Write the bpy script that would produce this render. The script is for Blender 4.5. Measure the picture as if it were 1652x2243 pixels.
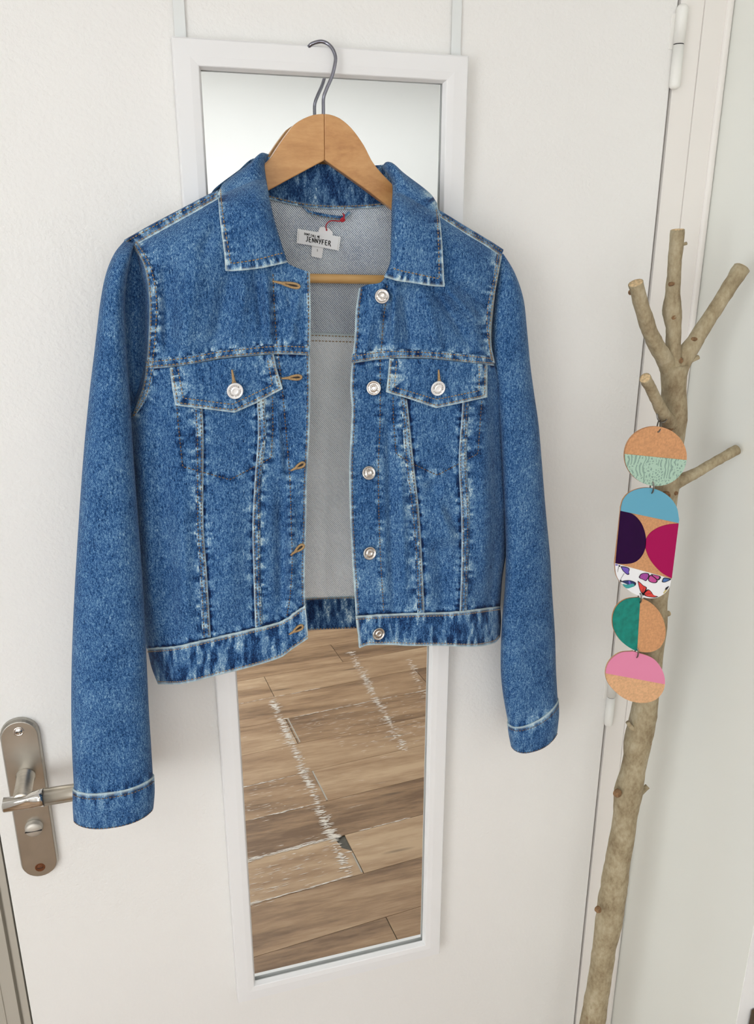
import bpy, bmesh, math, random
import numpy as np
from mathutils import Matrix, Vector

for o in list(bpy.data.objects):
    bpy.data.objects.remove(o)
scene = bpy.context.scene
COL = scene.collection
random.seed(7)

# ------------------------------------------------------------------ camera
IW, IH, FPX = 1652, 2243, 1788.1016
RC = np.array([[0.95988653, 0.08700772, 0.2665474],
               [-0.28038654, 0.30164832, 0.9112583],
               [0.00111707, 0.94944086, -0.31394395]])     # world = RC @ (right, up, forward)
CAM = np.array([0.0, -0.94, 1.70])
cam_data = bpy.data.cameras.new('camera')
cam = bpy.data.objects.new('camera', cam_data)
COL.objects.link(cam)
cam_data.sensor_fit = 'HORIZONTAL'
cam_data.sensor_width = 36.0
cam_data.lens = FPX / IW * 36.0
cam_data.clip_start = 0.02
m4 = Matrix.Identity(4)
for i in range(3):
    m4[i][0], m4[i][1], m4[i][2], m4[i][3] = RC[i, 0], RC[i, 1], -RC[i, 2], CAM[i]
cam.matrix_world = m4
scene.camera = cam

# ------------------------------------------------------------------ world and exposure
world = bpy.data.worlds.new('world')
scene.world = world
world.use_nodes = True
world.node_tree.nodes['Background'].inputs[0].default_value = (0.75, 0.85, 1.0, 1)
world.node_tree.nodes['Background'].inputs[1].default_value = 0.55
scene.view_settings.view_transform = 'Standard'
scene.view_settings.look = 'None'
scene.view_settings.gamma = 1.0
scene.view_settings.use_curve_mapping = False
scene.view_settings.exposure = -0.53
ADDED_WINDOW_STRENGTH = {'added_daylight': 9.6, 'added_daylight_soft': 3.4}     # unseen glowing panes added in the left and back walls as fill light
LAMP_STRENGTH = 3.0          # emission of the ceiling panels
LAMPS = [(-0.95, -1.70, 1.00, 0.85), (1.05, -1.75, 0.45, 0.45), (0.80, -2.70, 2.20, 0.70)]   # x, y, widths

# ------------------------------------------------------------------ helpers
def ray(px, py):
    px = np.asarray(px, float); py = np.asarray(py, float)
    c = np.stack([(px - IW / 2) / FPX, -(py - IH / 2) / FPX, np.ones_like(px)], -1)
    return c @ RC.T

def W(px, py, y):
    """photo pixel -> world point on the upright plane at depth y"""
    d = ray(px, py)
    k = (np.asarray(y, float) - CAM[1]) / d[..., 1]
    return CAM + d * k[..., None]

def WX(px, py, x):
    d = ray(px, py)
    return CAM + d * ((x - CAM[0]) / d[0])

def parent_to(o, p):
    if p is not None:
        o.parent = p
        o.matrix_parent_inverse = WORLD_INV.get(p.name, Matrix.Identity(4))

WORLD_INV = {}

def tag(o, label=None, cat=None, group=None, kind=None):
    if label: o['label'] = label
    if cat: o['category'] = cat
    if group: o['group'] = group
    if kind: o['kind'] = kind
    return o

def thing(name, label, cat, loc, group=None):
    o = bpy.data.objects.new(name, None)
    COL.objects.link(o)
    o.location = loc
    o.empty_display_size = 0.05
    WORLD_INV[o.name] = Matrix.Translation(Vector(loc)).inverted()
    return tag(o, label, cat, group)

def mesh_obj(name, verts, faces, mat, parent=None, smooth=False, attrs=None, solid=0.0, bevel=0.0):
    me = bpy.data.meshes.new(name)
    if isinstance(verts, np.ndarray):
        verts = verts.tolist()
    me.from_pydata(verts, [], [list(map(int, f)) for f in faces])
    if attrs:
        for k, a in attrs.items():
            at = me.attributes.new(k, 'FLOAT', 'POINT')
            at.data.foreach_set('value', np.asarray(a, np.float32).ravel())
    if smooth:
        me.polygons.foreach_set('use_smooth', [True] * len(me.polygons))
    me.materials.append(mat)
    me.update()
    o = bpy.data.objects.new(name, me)
    COL.objects.link(o)
    WORLD_INV[o.name] = Matrix.Identity(4)
    parent_to(o, parent)
    if solid:
        s = o.modifiers.new('solid', 'SOLIDIFY'); s.thickness = solid; s.offset = -1
    if bevel:
        b = o.modifiers.new('bevel', 'BEVEL'); b.width = bevel; b.segments = 2; b.limit_method = 'ANGLE'
        b.angle_limit = math.radians(40)
    return o

def grid_faces(nv, nu, closed=False):
    j = np.arange(nv - 1)[:, None]
    i = np.arange(nu if closed else nu - 1)[None, :]
    i2 = (i + 1) % nu
    a = j * nu + i; b = (j + 1) * nu + i; c = (j + 1) * nu + i2; d = j * nu + i2
    return np.stack([a, b, c, d], -1).reshape(-1, 4).tolist()

def box_vf(x0, x1, y0, y1, z0, z1):
    v = [(x, y, z) for z in (z0, z1) for y in (y0, y1) for x in (x0, x1)]
    f = [(0, 2, 3, 1), (4, 5, 7, 6), (0, 1, 5, 4), (2, 6, 7, 3), (0, 4, 6, 2), (1, 3, 7, 5)]
    return v, f

def box(name, b, mat, parent=None, bevel=0.0, **k):
    v, f = box_vf(*b)
    return mesh_obj(name, v, f, mat, parent, bevel=bevel, **k)

def struct(o):
    o['kind'] = 'structure'
    return o

def hermite(pts, n):
    p = np.asarray(pts, float)
    if len(p) == 2:
        t = np.linspace(0, 1, n)[:, None]
        return p[0] * (1 - t) + p[1] * t
    d = np.linalg.norm(np.diff(p, axis=0), axis=1)
    s = np.concatenate([[0], np.cumsum(np.maximum(d, 1e-9))])
    m = np.zeros_like(p)
    m[1:-1] = (p[2:] - p[:-2]) / (s[2:] - s[:-2])[:, None]
    m[0] = (p[1] - p[0]) / (s[1] - s[0]); m[-1] = (p[-1] - p[-2]) / (s[-1] - s[-2])
    q = np.linspace(0, s[-1], n)
    k = np.clip(np.searchsorted(s, q, 'right') - 1, 0, len(p) - 2)
    h = (s[k + 1] - s[k]); t = (q - s[k]) / h
    t = t[:, None]; h = h[:, None]
    return ((2 * t**3 - 3 * t**2 + 1) * p[k] + (t**3 - 2 * t**2 + t) * h * m[k]
            + (-2 * t**3 + 3 * t**2) * p[k + 1] + (t**3 - t**2) * h * m[k + 1])

def lin(pts, n):
    p = np.asarray(pts, float)
    d = np.linalg.norm(np.diff(p, axis=0), axis=1)
    s = np.concatenate([[0], np.cumsum(d)])
    q = np.linspace(0, s[-1], n)
    return np.stack([np.interp(q, s, p[:, k]) for k in range(p.shape[1])], -1)

def uni(pts, n):
    """interpolates control points at uniform index steps"""
    p = np.asarray(pts, float)
    q = np.linspace(0, len(p) - 1, n)
    k = np.clip(q.astype(int), 0, len(p) - 2)
    t = (q - k)[:, None]
    pm = p[np.maximum(k - 1, 0)]; pn = p[np.minimum(k + 2, len(p) - 1)]
    m0 = (p[k + 1] - pm) / 2; m1 = (pn - p[k]) / 2
    return ((2 * t**3 - 3 * t**2 + 1) * p[k] + (t**3 - 2 * t**2 + t) * m0
            + (-2 * t**3 + 3 * t**2) * p[k + 1] + (t**3 - t**2) * m1)

def coons(T, B, L, R, nu, nv, fT=hermite, fB=hermite, fL=hermite, fR=hermite):
    T = fT(T, nu); B = fB(B, nu); L = fL(L, nv); R = fR(R, nv)
    u = np.linspace(0, 1, nu)[None, :, None]; v = np.linspace(0, 1, nv)[:, None, None]
    S = ((1 - v) * T[None] + v * B[None] + (1 - u) * L[:, None] + u * R[:, None]
         - ((1 - u) * (1 - v) * T[0] + u * (1 - v) * T[-1] + (1 - u) * v * B[0] + u * v * B[-1]))
    return S, u[..., 0] + 0 * v[..., 0], v[..., 0] + 0 * u[..., 0]

_rng = np.random.RandomState(3)
_tab = _rng.rand(4096)
def vnoise(x, y, seed=0):
    x = np.asarray(x, float); y = np.asarray(y, float)
    xi = np.floor(x).astype(int); yi = np.floor(y).astype(int)
    fx = x - xi; fy = y - yi
    fx = fx * fx * (3 - 2 * fx); fy = fy * fy * (3 - 2 * fy)
    def h(a, b): return _tab[(a * 374761 + b * 668265 + seed * 9176) % 4093]
    return ((h(xi, yi) * (1 - fx) + h(xi + 1, yi) * fx) * (1 - fy)
            + (h(xi, yi + 1) * (1 - fx) + h(xi + 1, yi + 1) * fx) * fy) - 0.5

def seg_dist(px, py, lines):
    P = np.stack([px.ravel(), py.ravel()], -1)
    best = np.full(len(P), 1e9)
    for ln in lines:
        q = np.asarray(ln, float)
        for a, b in zip(q[:-1], q[1:]):
            ab = b - a
            t = np.clip(((P - a) @ ab) / max(ab @ ab, 1e-9), 0, 1)
            d = np.linalg.norm(P - a - t[:, None] * ab, axis=1)
            best = np.minimum(best, d)
    return best.reshape(px.shape)

def seg_near(px, py, lines, id0=0):
    """distance to the nearest line and the length run along it"""
    P = np.stack([px.ravel(), py.ravel()], -1)
    best = np.full(len(P), 1e9); run = np.zeros(len(P))
    for li, ln in enumerate(lines):
        q = np.asarray(ln, float); s0 = (li + id0) * 977.0
        for a, b in zip(q[:-1], q[1:]):
            ab = b - a; L = np.linalg.norm(ab)
            t = np.clip(((P - a) @ ab) / max(L * L, 1e-9), 0, 1)
            d = np.linalg.norm(P - a - t[:, None] * ab, axis=1)
            k = d < best
            best[k] = d[k]; run[k] = (s0 + t * L)[k]
            s0 += L
    return best.reshape(px.shape), run.reshape(px.shape)

def rnd(t):
    t = np.clip(t, 0, 1)
    return np.sqrt(np.maximum(0, 1 - (1 - t)**2))

def tube(name, path, radii, mat, parent=None, n=12, caps=True, rough=0.0, seed=0, flat=None):
    """round tube along a 3-D path"""
    p = np.asarray(path, float); r = np.asarray(radii, float) * np.ones(len(p))
    t = np.gradient(p, axis=0); t /= np.linalg.norm(t, axis=1)[:, None]
    ref = np.array([0, 1.0, 0]) if abs(t[0][1]) < 0.9 else np.array([1.0, 0, 0])
    a = np.cross(t[0], ref); a /= np.linalg.norm(a)
    V = []
    for k in range(len(p)):
        a = a - t[k] * (a @ t[k]); a /= np.linalg.norm(a)
        b = np.cross(t[k], a)
        for i in range(n):
            th = 2 * math.pi * i / n
            rr = r[k]
            if rough:
                rr *= 1 + rough * 2 * float(vnoise(k * 0.45 + seed * 7.3, i * 4.0 / n + (seed * 3.1), seed)) \
                        + rough * float(vnoise(k * 1.3 + seed, i * 8.0 / n, seed + 5))
            V.append(p[k] + rr * (math.cos(th) * a + math.sin(th) * b))
    F = grid_faces(len(p), n, True)
    if caps:
        F = F + [tuple(range(n)), tuple(range(len(V) - 1, len(V) - n - 1, -1))]
    return mesh_obj(name, np.array(V), F, mat, parent, smooth=True)

def lathe(name, prof, centre, axis, mat, parent=None, n=32, smooth=True):
    """profile [(r, h)] turned around axis through centre"""
    ax = np.asarray(axis, float); ax /= np.linalg.norm(ax)
    ref = np.array([0, 0, 1.0]) if abs(ax[2]) < 0.9 else np.array([1.0, 0, 0])
    a = np.cross(ax, ref); a /= np.linalg.norm(a); b = np.cross(ax, a)
    V = []
    for r, h in prof:
        for i in range(n):
            th = 2 * math.pi * i / n
            V.append(np.asarray(centre) + ax * h + max(r, 1e-6) * (math.cos(th) * a + math.sin(th) * b))
    F = grid_faces(len(prof), n, True)
    return mesh_obj(name, np.array(V), F, mat, parent, smooth=smooth)

def prism(name, pts3, off, mat, parent=None, bevel=0.0, smooth=False):
    """flat outline of 3-D points given thickness by the vector off"""
    p = np.asarray(pts3, float); n = len(p)
    V = np.concatenate([p, p + np.asarray(off)])
    F = [tuple(range(n)), tuple(range(2 * n - 1, n - 1, -1))]
    F += [(i, i + n, (i + 1) % n + n, (i + 1) % n) for i in range(n)]
    o = mesh_obj(name, V, F, mat, parent, bevel=bevel)
    bm = bmesh.new(); bm.from_mesh(o.data); bmesh.ops.recalc_face_normals(bm, faces=bm.faces)
    bm.to_mesh(o.data); bm.free()
    return o

# ------------------------------------------------------------------ materials
def new_mat(name):
    m = bpy.data.materials.new(name)
    m.use_nodes = True
    nt = m.node_tree
    return m, nt, nt.nodes['Principled BSDF']

class NB:
    def __init__(s, nt): s.nt = nt
    def node(s, t, **k):
        n = s.nt.nodes.new(t)
        for a, b in k.items(): setattr(n, a, b)
        return n
    def link(s, a, b): s.nt.links.new(a, b)
    def coords(s, scale=(1, 1, 1), rot=(0, 0, 0)):
        tc = s.node('ShaderNodeTexCoord'); mp = s.node('ShaderNodeMapping')
        mp.inputs['Scale'].default_value = scale; mp.inputs['Rotation'].default_value = rot
        s.link(tc.outputs['Object'], mp.inputs['Vector'])
        return mp.outputs['Vector']
    def noise(s, vec, scale, detail=2, rough=0.5):
        n = s.node('ShaderNodeTexNoise')
        n.inputs['Scale'].default_value = scale; n.inputs['Detail'].default_value = detail
        n.inputs['Roughness'].default_value = rough
        s.link(vec, n.inputs['Vector'])
        return n.outputs['Fac']
    def math(s, op, a, b=None, c=None, clamp=False):
        n = s.node('ShaderNodeMath', operation=op); n.use_clamp = clamp
        for i, x in enumerate((a, b, c)):
            if x is None: continue
            if isinstance(x, (int, float)): n.inputs[i].default_value = x
            else: s.link(x, n.inputs[i])
        return n.outputs[0]
    def ramp(s, fac, stops):
        n = s.node('ShaderNodeValToRGB')
        el = n.color_ramp.elements
        while len(el) < len(stops): el.new(0.5)
        for e, (p, c) in zip(el, stops):
            e.position = p; e.color = (*c, 1)
        s.link(fac, n.inputs['Fac'])
        return n.outputs['Color']
    def mix(s, fac, a, b, blend='MIX'):
        n = s.node('ShaderNodeMix', data_type='RGBA', blend_type=blend)
        if isinstance(fac, (int, float)): n.inputs[0].default_value = fac
        else: s.link(fac, n.inputs[0])
        for sock, x in ((n.inputs[6], a), (n.inputs[7], b)):
            if isinstance(x, tuple): sock.default_value = (*x, 1)
            else: s.link(x, sock)
        return n.outputs[2]
    def bump(s, h, strength, dist, bsdf):
        n = s.node('ShaderNodeBump')
        n.inputs['Strength'].default_value = strength; n.inputs['Distance'].default_value = dist
        s.link(h, n.inputs['Height']); s.link(n.outputs['Normal'], bsdf.inputs['Normal'])
    def attr(s, name):
        n = s.node('ShaderNodeAttribute', attribute_name=name)
        return n.outputs['Fac']

def srgb(r, g, b):
    f = lambda c: (c / 255 / 12.92) if c / 255 <= 0.04045 else ((c / 255 + 0.055) / 1.055)**2.4
    return (f(r), f(g), f(b))

def plain(name, col, rough=0.5, metal=0.0, var=0.0, scale=60, bump=0.0, bscale=300, bdist=0.0005, spec=0.5, stretch=(1, 1, 1)):
    m, nt, b = new_mat(name); n = NB(nt)
    b.inputs['Roughness'].default_value = rough; b.inputs['Metallic'].default_value = metal
    b.inputs['Specular IOR Level'].default_value = spec
    b.inputs['Base Color'].default_value = (*col, 1)
    v = n.coords(stretch)
    if var:
        f = n.noise(v, scale, 3)
        lo = tuple(c * (1 - var) for c in col); hi = tuple(min(1, c * (1 + var)) for c in col)
        n.link(n.ramp(f, [(0.3, lo), (0.7, hi)]), b.inputs['Base Color'])
    if bump:
        n.bump(n.noise(v, bscale, 3), bump, bdist, b)
    return m

def mat_painted(name, col, rough, bscale, bstr, bdist, marks=0.0):
    m, nt, b = new_mat(name); n = NB(nt)
    v = n.coords()
    big = n.noise(v, 3.0, 2)
    c = n.mix(big, tuple(x * 0.97 for x in col), tuple(min(1, x * 1.02) for x in col))
    if marks:
        sc = n.noise(n.coords((9, 9, 28)), 1.6, 6, 0.65)
        f = n.math('MULTIPLY', n.math('SUBTRACT', sc, 0.665, clamp=True), 3.0, clamp=True)
        c = n.mix(n.math('MULTIPLY', f, marks), c, tuple(x * 0.62 for x in col))
    n.link(c, b.inputs['Base Color'])
    b.inputs['Roughness'].default_value = rough
    h = n.math('ADD', n.noise(v, bscale, 4, 0.55), n.math('MULTIPLY', n.noise(v, bscale * 0.22, 2), 0.7))
    n.bump(h, bstr, bdist, b)
    return m

M = {}
M['door'] = mat_painted('door_paint', srgb(238, 236, 232), 0.5, 210, 0.6, 0.0016, 0.35)
M['frame_white'] = mat_painted('frame_paint', srgb(238, 233, 227), 0.4, 90, 0.2, 0.0008)
M['frame_grey'] = mat_painted('grey_frame', srgb(178, 172, 160), 0.45, 90, 0.2, 0.0008)
M['wall_grey'] = mat_painted('grey_white_wall_paint', srgb(242, 243, 236), 0.5, 200, 0.1, 0.0005)
M['wall'] = mat_painted('white_wall_paint', srgb(240, 240, 238), 0.6, 160, 0.15, 0.0006)
M['mirror_frame'] = plain('white_foil_frame', srgb(236, 235, 234), 0.38)
M['gap'] = plain('dark_gap', srgb(70, 52, 40), 0.9)
M['strap'] = plain('white_strap', srgb(226, 228, 226), 0.45)
M['hinge'] = plain('painted_hinge', srgb(238, 236, 230), 0.4, bump=0.3, bscale=160, bdist=0.001)
M['nickel'] = plain('satin_nickel', srgb(178, 174, 166), 0.36, 1.0, var=0.06, scale=40)
M['nickel_brushed'] = plain('brushed_nickel', srgb(205, 197, 184), 0.3, 1.0, var=0.08, scale=60, stretch=(0.2, 6, 6))
M['hook'] = plain('dark_chrome_wire', srgb(136, 136, 146), 0.12, 1.0)
M['turn'] = plain('matt_nickel_turn', srgb(196, 190, 180), 0.45, 0.6)
M['chrome'] = plain('polished_chrome', srgb(215, 212, 208), 0.09, 1.0)
M['steel'] = plain('dull_steel_wire', srgb(128, 124, 118), 0.35, 1.0)
M['rust'] = plain('rusty_screw', srgb(110, 62, 30), 0.7, 0.3, var=0.4, scale=900)
M['dark'] = plain('dark_slot', (0.012, 0.011, 0.012), 0.6)
m, nt, b = new_mat('silvered_glass')
b.inputs['Base Color'].default_value = (0.93, 0.945, 0.935, 1); b.inputs['Metallic'].default_value = 1.0
b.inputs['Roughness'].default_value = 0.0
n = NB(nt)
n.bump(n.noise(n.coords(), 9, 1), 0.004, 0.001, b)
M['mirror'] = m

def mat_wood(name, c0, c1, c2, axis_scale, rough, bigscale=1.0):
    m, nt, b = new_mat(name); n = NB(nt)
    v = n.coords(axis_scale)
    f = n.noise(v, 1.0 * bigscale, 6, 0.6)
    g = n.noise(v, 6.0 * bigscale, 3, 0.6)
    s = n.math('ADD', n.math('MULTIPLY', f, 0.75), n.math('MULTIPLY', g, 0.25))
    n.link(n.ramp(s, [(0.33, c0), (0.5, c1), (0.67, c2)]), b.inputs['Base Color'])
    b.inputs['Roughness'].default_value = rough
    n.bump(g, 0.08, 0.0005, b)
    return m
M['hanger_l'] = mat_wood('hanger_wood_left', srgb(186, 134, 82), srgb(203, 152, 98), srgb(215, 168, 114), (18, 40, 60), 0.35)
M['hanger_r'] = mat_wood('hanger_wood_right', srgb(176, 122, 72), srgb(200, 148, 94), srgb(212, 162, 108), (22, 40, 50), 0.35)
M['bar'] = mat_wood('hanger_bar_wood', srgb(205, 152, 86), srgb(222, 174, 108), srgb(233, 190, 128), (10, 120, 120), 0.4)
M['board'] = mat_wood('dark_brown_wood', srgb(58, 40, 14), srgb(76, 53, 18), srgb(92, 66, 26), (60, 60, 6), 0.45)

# floor planks: vinyl wood with grain along the boards
def mat_plank(name, c0, c1, c2):
    m, nt, b = new_mat(name); n = NB(nt)
    oi = n.node('ShaderNodeObjectInfo')
    tc = n.node('ShaderNodeTexCoord')
    mp = n.node('ShaderNodeMapping')
    mp.inputs['Rotation'].default_value = (0, 0, math.radians(4.9)); mp.inputs['Scale'].default_value = (2.2, 17, 1)
    n.link(tc.outputs['Object'], mp.inputs['Vector'])
    add = n.node('ShaderNodeVectorMath', operation='ADD')
    sc = n.node('ShaderNodeVectorMath', operation='SCALE'); sc.inputs['Scale'].default_value = 37.0
    cmb = n.node('ShaderNodeCombineXYZ')
    n.link(oi.outputs['Random'], cmb.inputs[0]); n.link(oi.outputs['Random'], cmb.inputs[1])
    n.link(cmb.outputs[0], sc.inputs[0]); n.link(mp.outputs[0], add.inputs[0]); n.link(sc.outputs[0], add.inputs[1])
    vec = add.outputs[0]
    f = n.noise(vec, 1.0, 8, 0.62)
    g = n.noise(vec, 7.0, 4, 0.6)
    s = n.math('ADD', n.math('MULTIPLY', f, 0.8), n.math('MULTIPLY', g, 0.22))
    s = n.math('ADD', s, n.math('MULTIPLY', n.math('SUBTRACT', oi.outputs['Random'], 0.5), 0.22))
    col = n.ramp(s, [(0.34, c0), (0.5, c1), (0.68, c2)])
    knot = n.node('ShaderNodeTexVoronoi'); knot.inputs['Scale'].default_value = 1.25
    n.link(vec, knot.inputs['Vector'])
    kf = n.math('MULTIPLY', n.math('SUBTRACT', 0.17, knot.outputs['Distance'], clamp=True), 7.0, clamp=True)
    col = n.mix(n.math('MULTIPLY', kf, 0.7), col, tuple(x * 0.35 for x in c0))
    sf = n.noise(vec, 2.3, 9, 0.75)
    sf2 = n.noise(n.coords((1.4, 1.4, 1)), 1.5, 2)
    scuff = n.math('MULTIPLY', n.math('MULTIPLY', n.math('SUBTRACT', sf, 0.60, clamp=True), 9.0, clamp=True),
                   n.math('MULTIPLY', n.math('SUBTRACT', sf2, 0.42, clamp=True), 5.0, clamp=True))
    col = n.mix(n.math('MULTIPLY', scuff, 0.55), col, srgb(222, 208, 190))
    n.link(col, b.inputs['Base Color'])
    b.inputs['Roughness'].default_value = 0.42
    return m
M['plank'] = mat_plank('worn_oak_vinyl', srgb(114, 86, 60), srgb(160, 128, 96), srgb(190, 161, 128))
M['subfloor'] = plain('grey_subfloor', srgb(92, 88, 80), 0.9, var=0.15, scale=80)
M['scuff'] = plain('white_paint_scuff', srgb(226, 216, 204), 0.7, var=0.06, scale=120)
M['joint'] = plain('pale_grey_joint', srgb(176, 168, 156), 0.8)

# denim
def mat_denim(name, dark, mid, light, pale, spread=1.0):
    m, nt, b = new_mat(name); n = NB(nt)
    v = n.coords((1, 1, 0.55))
    vt = n.coords((1, 1, 1))
    speck = n.noise(v, 900, 3, 0.85)
    streak = n.noise(n.coords((1, 1, 0.3)), 520, 3, 0.7)
    cloud = n.noise(vt, 26, 3, 0.55)
    wear_shade = n.attr('wear_shade'); edge = n.attr('edge')  # seam wear together with the painted crease shade
    blot = n.noise(n.coords((1, 1, 0.8)), 150, 2, 0.5)
    # twill lines
    sp = n.node('ShaderNodeSeparateXYZ'); n.link(vt, sp.inputs[0])
    tw = n.math('SINE', n.math('MULTIPLY', n.math('SUBTRACT', sp.outputs[0], sp.outputs[2]), 2 * math.pi / 0.0019))
    s = n.math('MULTIPLY', n.math('SUBTRACT', speck, 0.5), 1.85 * spread)
    s = n.math('ADD', s, n.math('MULTIPLY', n.math('SUBTRACT', streak, 0.5), 0.9 * spread))
    s = n.math('ADD', s, n.math('MULTIPLY', n.math('SUBTRACT', cloud, 0.5), 0.40))
    s = n.math('ADD', s, n.math('MULTIPLY', tw, 0.035))
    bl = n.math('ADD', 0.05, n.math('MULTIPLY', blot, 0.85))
    s = n.math('ADD', s, n.math('MULTIPLY', bl, wear_shade))
    s = n.math('ADD', s, 0.5)
    col = n.ramp(s, [(0.12, dark), (0.46, mid), (0.86, light), (1.0, pale)])
    ef = n.math('MULTIPLY', edge, n.math('ADD', 0.45, n.math('MULTIPLY', blot, 0.9)), clamp=True)
    col = n.mix(ef, col, pale)
    n.link(col, b.inputs['Base Color'])
    b.inputs['Roughness'].default_value = 0.9
    b.inputs['Specular IOR Level'].default_value = 0.15
    b.inputs['Sheen Weight'].default_value = 0.08
    h = n.math('ADD', n.math('MULTIPLY', speck, 0.6), n.math('MULTIPLY', tw, 0.12))
    n.bump(h, 0.45, 0.0006, b)
    return m
M['denim'] = mat_denim('blue_denim', srgb(11, 32, 70), srgb(43, 88, 138), srgb(120, 158, 190), srgb(196, 214, 217))
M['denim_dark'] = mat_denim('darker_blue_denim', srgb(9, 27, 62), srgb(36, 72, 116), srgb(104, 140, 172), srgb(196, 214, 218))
# inside of the denim: grey white twill
def mat_lining(name, dark, light, shift):
    m, nt, b = new_mat(name); n = NB(nt)
    v = n.coords()
    sp = n.node('ShaderNodeSeparateXYZ'); n.link(v, sp.inputs[0])
    wob = n.math('MULTIPLY', n.noise(v, 90, 2), 0.0011)
    ph = n.math('ADD', n.math('ADD', n.math('MULTIPLY', sp.outputs[0], 1.12), sp.outputs[2]), wob)
    tw = n.math('SINE', n.math('MULTIPLY', ph, 2 * math.pi / 0.00255))
    s = n.math('ADD', n.math('MULTIPLY', tw, 0.46), n.math('MULTIPLY', n.math('SUBTRACT', n.noise(v, 700, 2, 0.7), 0.5), 0.9))
    s = n.math('ADD', s, n.math('MULTIPLY', n.math('SUBTRACT', n.noise(v, 22, 3), 0.5), 0.5))
    s = n.math('ADD', s, 0.5 + shift)
    col = n.ramp(s, [(0.1, dark), (0.9, light)])
    n.link(n.mix(n.math('MULTIPLY', n.attr('edge'), 0.8), col, srgb(190, 205, 208)), b.inputs['Base Color'])
    b.inputs['Roughness'].default_value = 0.95; b.inputs['Specular IOR Level'].default_value = 0.1
    n.bump(s, 0.3, 0.0005, b)
    return m
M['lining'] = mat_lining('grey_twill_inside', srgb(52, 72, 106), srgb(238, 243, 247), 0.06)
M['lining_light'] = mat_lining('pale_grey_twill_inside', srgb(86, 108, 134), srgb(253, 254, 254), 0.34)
M['thread'] = plain('tan_thread', srgb(166, 136, 96), 0.8, var=0.25, scale=700)
M['thread_dark'] = plain('brown_thread', srgb(118, 94, 70), 0.8, var=0.35, scale=500)
M['silver'] = plain('silver_button', srgb(214, 208, 202), 0.3, 1.0)
M['silver_bright'] = plain('bright_silver_button', srgb(246, 244, 243), 0.5, 0.25)
M['engraved'] = plain('engraved_lettering', srgb(120, 112, 106), 0.5, 0.7)
M['label_white'] = plain('white_label_cloth', srgb(238, 238, 238), 0.8, bump=0.2, bscale=900)
M['paper'] = plain('white_paper_tag', srgb(240, 238, 238), 0.7)
M['ink'] = plain('black_ink', (0.008, 0.008, 0.009), 0.7)
M['string'] = plain('red_string', srgb(178, 28, 44), 0.7, var=0.2, scale=900)
# branch
m, nt, b = new_mat('pale_bark'); n = NB(nt)
v = n.coords((1, 1, 0.6)); f = n.noise(v, 38, 5, 0.6); g = n.noise(v, 210, 4, 0.65)
s = n.math('ADD', n.math('MULTIPLY', f, 0.6), n.math('MULTIPLY', g, 0.4))
col = n.ramp(s, [(0.34, srgb(126, 108, 80)), (0.5, srgb(164, 149, 119)), (0.66, srgb(188, 175, 147))])
dk = n.math('MULTIPLY', n.math('SUBTRACT', n.noise(v, 75, 3, 0.5), 0.66, clamp=True), 7.0, clamp=True)
n.link(n.mix(n.math('MULTIPLY', dk, 0.55), col, srgb(112, 78, 48)), b.inputs['Base Color'])
b.inputs['Roughness'].default_value = 0.8
n.bump(s, 0.5, 0.0015, b)
M['bark'] = m
M['knot'] = plain('brown_knot_bark', srgb(134, 102, 70), 0.85, var=0.35, scale=300, bump=0.6, bscale=300, bdist=0.001)
M['cut'] = plain('fresh_cut_wood', srgb(206, 178, 136), 0.8, var=0.3, scale=350)
# ornament
M['cork'] = plain('tan_cork', srgb(206, 150, 104), 0.75, var=0.13, scale=420, bump=0.25, bscale=500)
M['cork_pale'] = plain('pale_cork', srgb(220, 172, 128), 0.75, var=0.13, scale=420, bump=0.25, bscale=500)
m, nt, b = new_mat('mint_lace_leather'); n = NB(nt)
v = n.coords()
vo = n.node('ShaderNodeTexVoronoi', feature='DISTANCE_TO_EDGE'); vo.inputs['Scale'].default_value = 300
n.link(v, vo.inputs['Vector'])
wv = n.node('ShaderNodeTexWave'); wv.inputs['Scale'].default_value = 70; wv.inputs['Distortion'].default_value = 9
wv.inputs['Detail'].default_value = 1.5; wv.inputs['Detail Scale'].default_value = 1.2
n.link(v, wv.inputs['Vector'])
holes = n.math('GREATER_THAN', vo.outputs['Distance'], 0.2)
zone = n.math('GREATER_THAN', n.noise(v, 75, 2), 0.5)
lac = n.math('ADD', n.math('MULTIPLY', holes, zone), n.math('MULTIPLY', n.math('GREATER_THAN', wv.outputs['Fac'], 0.62), n.math('SUBTRACT', 1.0, zone)), clamp=True)
n.link(n.mix(lac, srgb(174, 204, 184), srgb(136, 164, 150)), b.inputs['Base Color'])
b.inputs['Roughness'].default_value = 0.5
M['mint'] = m
M['blue'] = plain('sky_blue_leather', srgb(98, 168, 194), 0.45, bump=0.08, bscale=700)
M['purple'] = plain('dark_purple_leather', srgb(40, 2, 54), 0.5, var=0.1, spec=0.15)
M['magenta'] = plain('magenta_leather', srgb(168, 8, 84), 0.55, spec=0.2, bump=0.08, bscale=700)
M['teal'] = plain('teal_suede', srgb(4, 128, 114), 0.7, var=0.22, scale=130)
M['pink'] = plain('pink_leather', srgb(230, 138, 172), 0.45, bump=0.08, bscale=700)
M['print_white'] = plain('white_print_leather', srgb(242, 242, 244), 0.4)
for k, c in dict(p_violet=(112, 88, 186), p_pink=(196, 74, 148), p_orchid=(164, 72, 158), p_red=(226, 66, 60), p_navy=(40, 56, 110),
                 p_blue=(70, 110, 170), p_aqua=(62, 160, 158), p_yellow=(206, 190, 120), p_black=(26, 16, 30)).items():
    M[k] = plain('print_' + k[2:], srgb(*c), 0.45, var=0.12, scale=500)
m, nt, b = new_mat('lamp_diffuser')
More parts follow.
